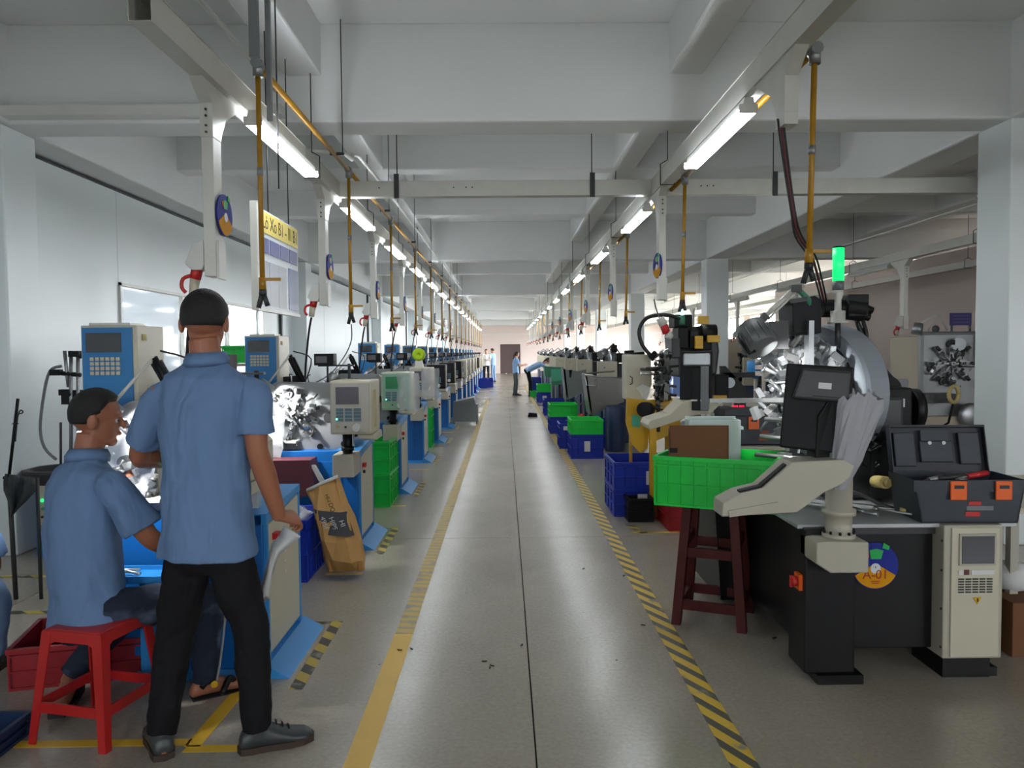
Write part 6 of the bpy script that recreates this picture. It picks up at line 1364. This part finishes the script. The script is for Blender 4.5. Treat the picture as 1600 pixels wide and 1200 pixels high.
# small box marked CNC, decoiler, rag rod
t = thing('decoiler', 'low blue wire decoiler marked CNC with a dark turntable, behind the seated man', 'machine', (-3.2, 5.7, 0))
p0 = at(57, 860, 5.6); p1 = at(105, 752, 5.6)
MB().box(p0.x, p1.x, 5.6, 6.1, 0, p1.z).build('frame', m_blue, t, world=True, bevel=.006)
f_ = MB().box(p0.x+.03, p1.x-.01, 5.585, 5.6, .12, p1.z-.03).build('front_panel', m_cream2, t, world=True)
MB().cyl(at(66, 782, 5.58), at(66, 782, 5.56), .013, n=12).build('indicator', m_led, f_, world=True); MB().cyl(at(67, 795, 5.58), at(67, 795, 5.56), .012, n=12).build('button', m_teal, f_, world=True)
for x in (66, 76): MB().cyl(at(x, 808, 5.58), at(x, 808, 5.56), .01, n=8).build('knob', m_black, f_, world=True)
text('CNC', 'lettering', m_redink, f_, parent_mw(f_).inverted() @ at(73, 827, 5.575), (R(90), 0, 0), .07)
ct = at(95, 735, 5.8); MB().lathe([(.02, -.1), (.2, -.1), (.22, -.06), (.25, .0), (.25, .02), (.2, .02), (.19, -.02), (.02, -.02)], ct, n=36).build('turntable', m_dark, t, world=True)
MB().cyl((ct.x, ct.y, p1.z), (ct.x, ct.y, ct.z-.1), .05, n=12).build('spindle', m_blackp, t, world=True)
MB().cyl((ct.x-.3, 5.6, p1.z+.03), (ct.x+.2, 5.6, p1.z+.03), .012, n=8).build('brake_bar', m_blackp, t, world=True)
t = thing('wire_rack', 'black upright feeler rack with clamps beside the blue-faced control box', 'rack', tuple(at(105, 700, 5.2).xy)+(0,))
for x, y0_, y1_, r_ in ((111, 548, 745, .012), (122, 552, 745, .012), (95, 660, 745, .008)): MB().cyl(at(x, y1_, 5.2), at(x, y0_, 5.2), r_, n=8).build('rod', m_steel2 if x > 100 else m_dark, t, world=True)
MB().cyl(at(101, 548, 5.2), at(107, 605, 5.2), .012, n=8).build('pen', m_steel2, t, world=True)
for x0_, y, x1_ in ((83, 582, 126), (112, 553, 128), (97, 613, 112)): MB().cyl(at(x0_, y, 5.2), at(x1_, y+4, 5.2), .015, n=8).rb(tuple(at(x0_+5, y, 5.2)), (.07, .04, .04)).build('clamp', m_blackp, t, world=True)
MB().cyl((t.location.x, 5.2, 0), (t.location.x, 5.2, at(100, 745, 5.2).z), .02, n=8).build('column', m_dark, t, world=True)
MB().box(at(96, 640, 5.2).x, at(126, 640, 5.2).x, 5.2, 5.26, at(100, 632, 5.2).z, at(100, 610, 5.2).z).build('plate', m_blackp, t, world=True)
MB().tube([at(96, 572, 5.2), at(78, 580, 5.2), at(68, 620, 5.2), at(63, 670, 5.2), at(70, 700, 5.2), at(88, 718, 5.2)], .01, n=7, res=4).build('hose', m_gcable, t, world=True)
t = thing('guide_rod', 'thin black rod with hook leaning up beside the left pillar', 'rod', tuple(at(18, 740, 4.6).xy)+(0,))
MB().cyl(at(14, 745, 4.6), at(28, 623, 4.6), .009, n=7).build('rod', m_blackp, t, world=True); MB().cyl((t.location.x, 4.6, 0), at(14, 745, 4.6), .014, n=7).build('stand', m_dark, t, world=True); MB().lathe([(.01, -.004), (.02, 0), (.01, .004)], at(24, 662, 4.6), n=12).build('stop_ring', m_black, t, world=True)
MB().tube([at(24, 690, 4.6), at(28, 650, 4.6), at(34, 646, 4.6), at(36, 643, 4.6), at(32, 641, 4.6), at(29, 646, 4.6)], .004, n=5, res=3).build('hook', m_dark, t, world=True)
t = thing('rag', 'dark grey rag hung over a bar beside the left pillar', 'cloth', tuple(at(28, 745, 4.5)))
rnd = random.Random(4); V = []; rows_ = [(8, 740, 54, 747), (5, 752, 55, 757), (6, 766, 54, 768), (12, 780, 44, 780), (17, 795, 32, 792), (17, 808, 22, 802)]
for j, (xa, ya, xb, yb) in enumerate(rows_):
    for i in range(9): V.append(at(xa+(xb-xa)*i/8, ya+(yb-ya)*i/8, 4.5+.04*math.sin(i*1.7+j*.4)))
o = MB().add(V, [(j*9+i, j*9+i+1, (j+1)*9+i+1, (j+1)*9+i) for j in range(5) for i in range(8)], True).build('cloth', m_rag, t, world=True); q = o.modifiers.new('t', 'SOLIDIFY'); q.thickness = .004
t = thing('rag_bar', 'thin black bar carrying the grey rag', 'bar', tuple(at(30, 745, 4.52))); MB().cyl(at(8, 742, 4.52), at(62, 748, 4.62), .007, n=6).build('bar', m_blackp, t, world=True); MB().cyl((at(58, 748, 4.6).x, 4.6, 0), at(58, 748, 4.6), .012, n=6).build('stand', m_dark, t, world=True)
# grey sheet chute by the aisle and blue bins at the end of the left row
t = thing('sheet_chute', 'grey sheet metal chute standing by the aisle behind the black-monitor machines', 'chute', (-.85, 15.6, 0))
MB().prism(ppoly([(708, 628), (741, 621), (748, 659), (707, 659)], 15.6), 15.6, 15.64).build('front_sheet', m_stain2, t, world=True)
MB().prism(ppoly([(713, 627), (740, 621), (742, 626), (714, 631)], 15.55), 15.5, 16.1).build('top_lip', m_stain2, t, world=True)
MB().box(at(708, 640, 15.6).x, at(708, 640, 15.6).x+.03, 15.62, 16.1, 0, .45).box(at(746, 640, 15.6).x-.03, at(746, 640, 15.6).x, 15.62, 16.1, 0, .4).build('side_sheet', m_stain2, t, world=True)
for i, (x, w_) in enumerate(((-1.02, .38), (-.62, .38))):
    pp_ = at((756, 764)[i], 602, 31)
    crate((pp_.x-.1, 31.5+.8*i, 0), .5, .6, .38, m_bluec, 'blue crate on the floor by the far end of the left row, %s one' % ('nearer', 'farther')[i])
crate((at(736, 612, 27).x, 27.6, 0), .3, .5, .3, m_bluec, 'small blue crate beside the far left machines')
crate((at(661, 650, 12.0).x, 12.0, 0), .3, .45, .6, m_green, 'narrow green crate stack beside the fifth left machine')
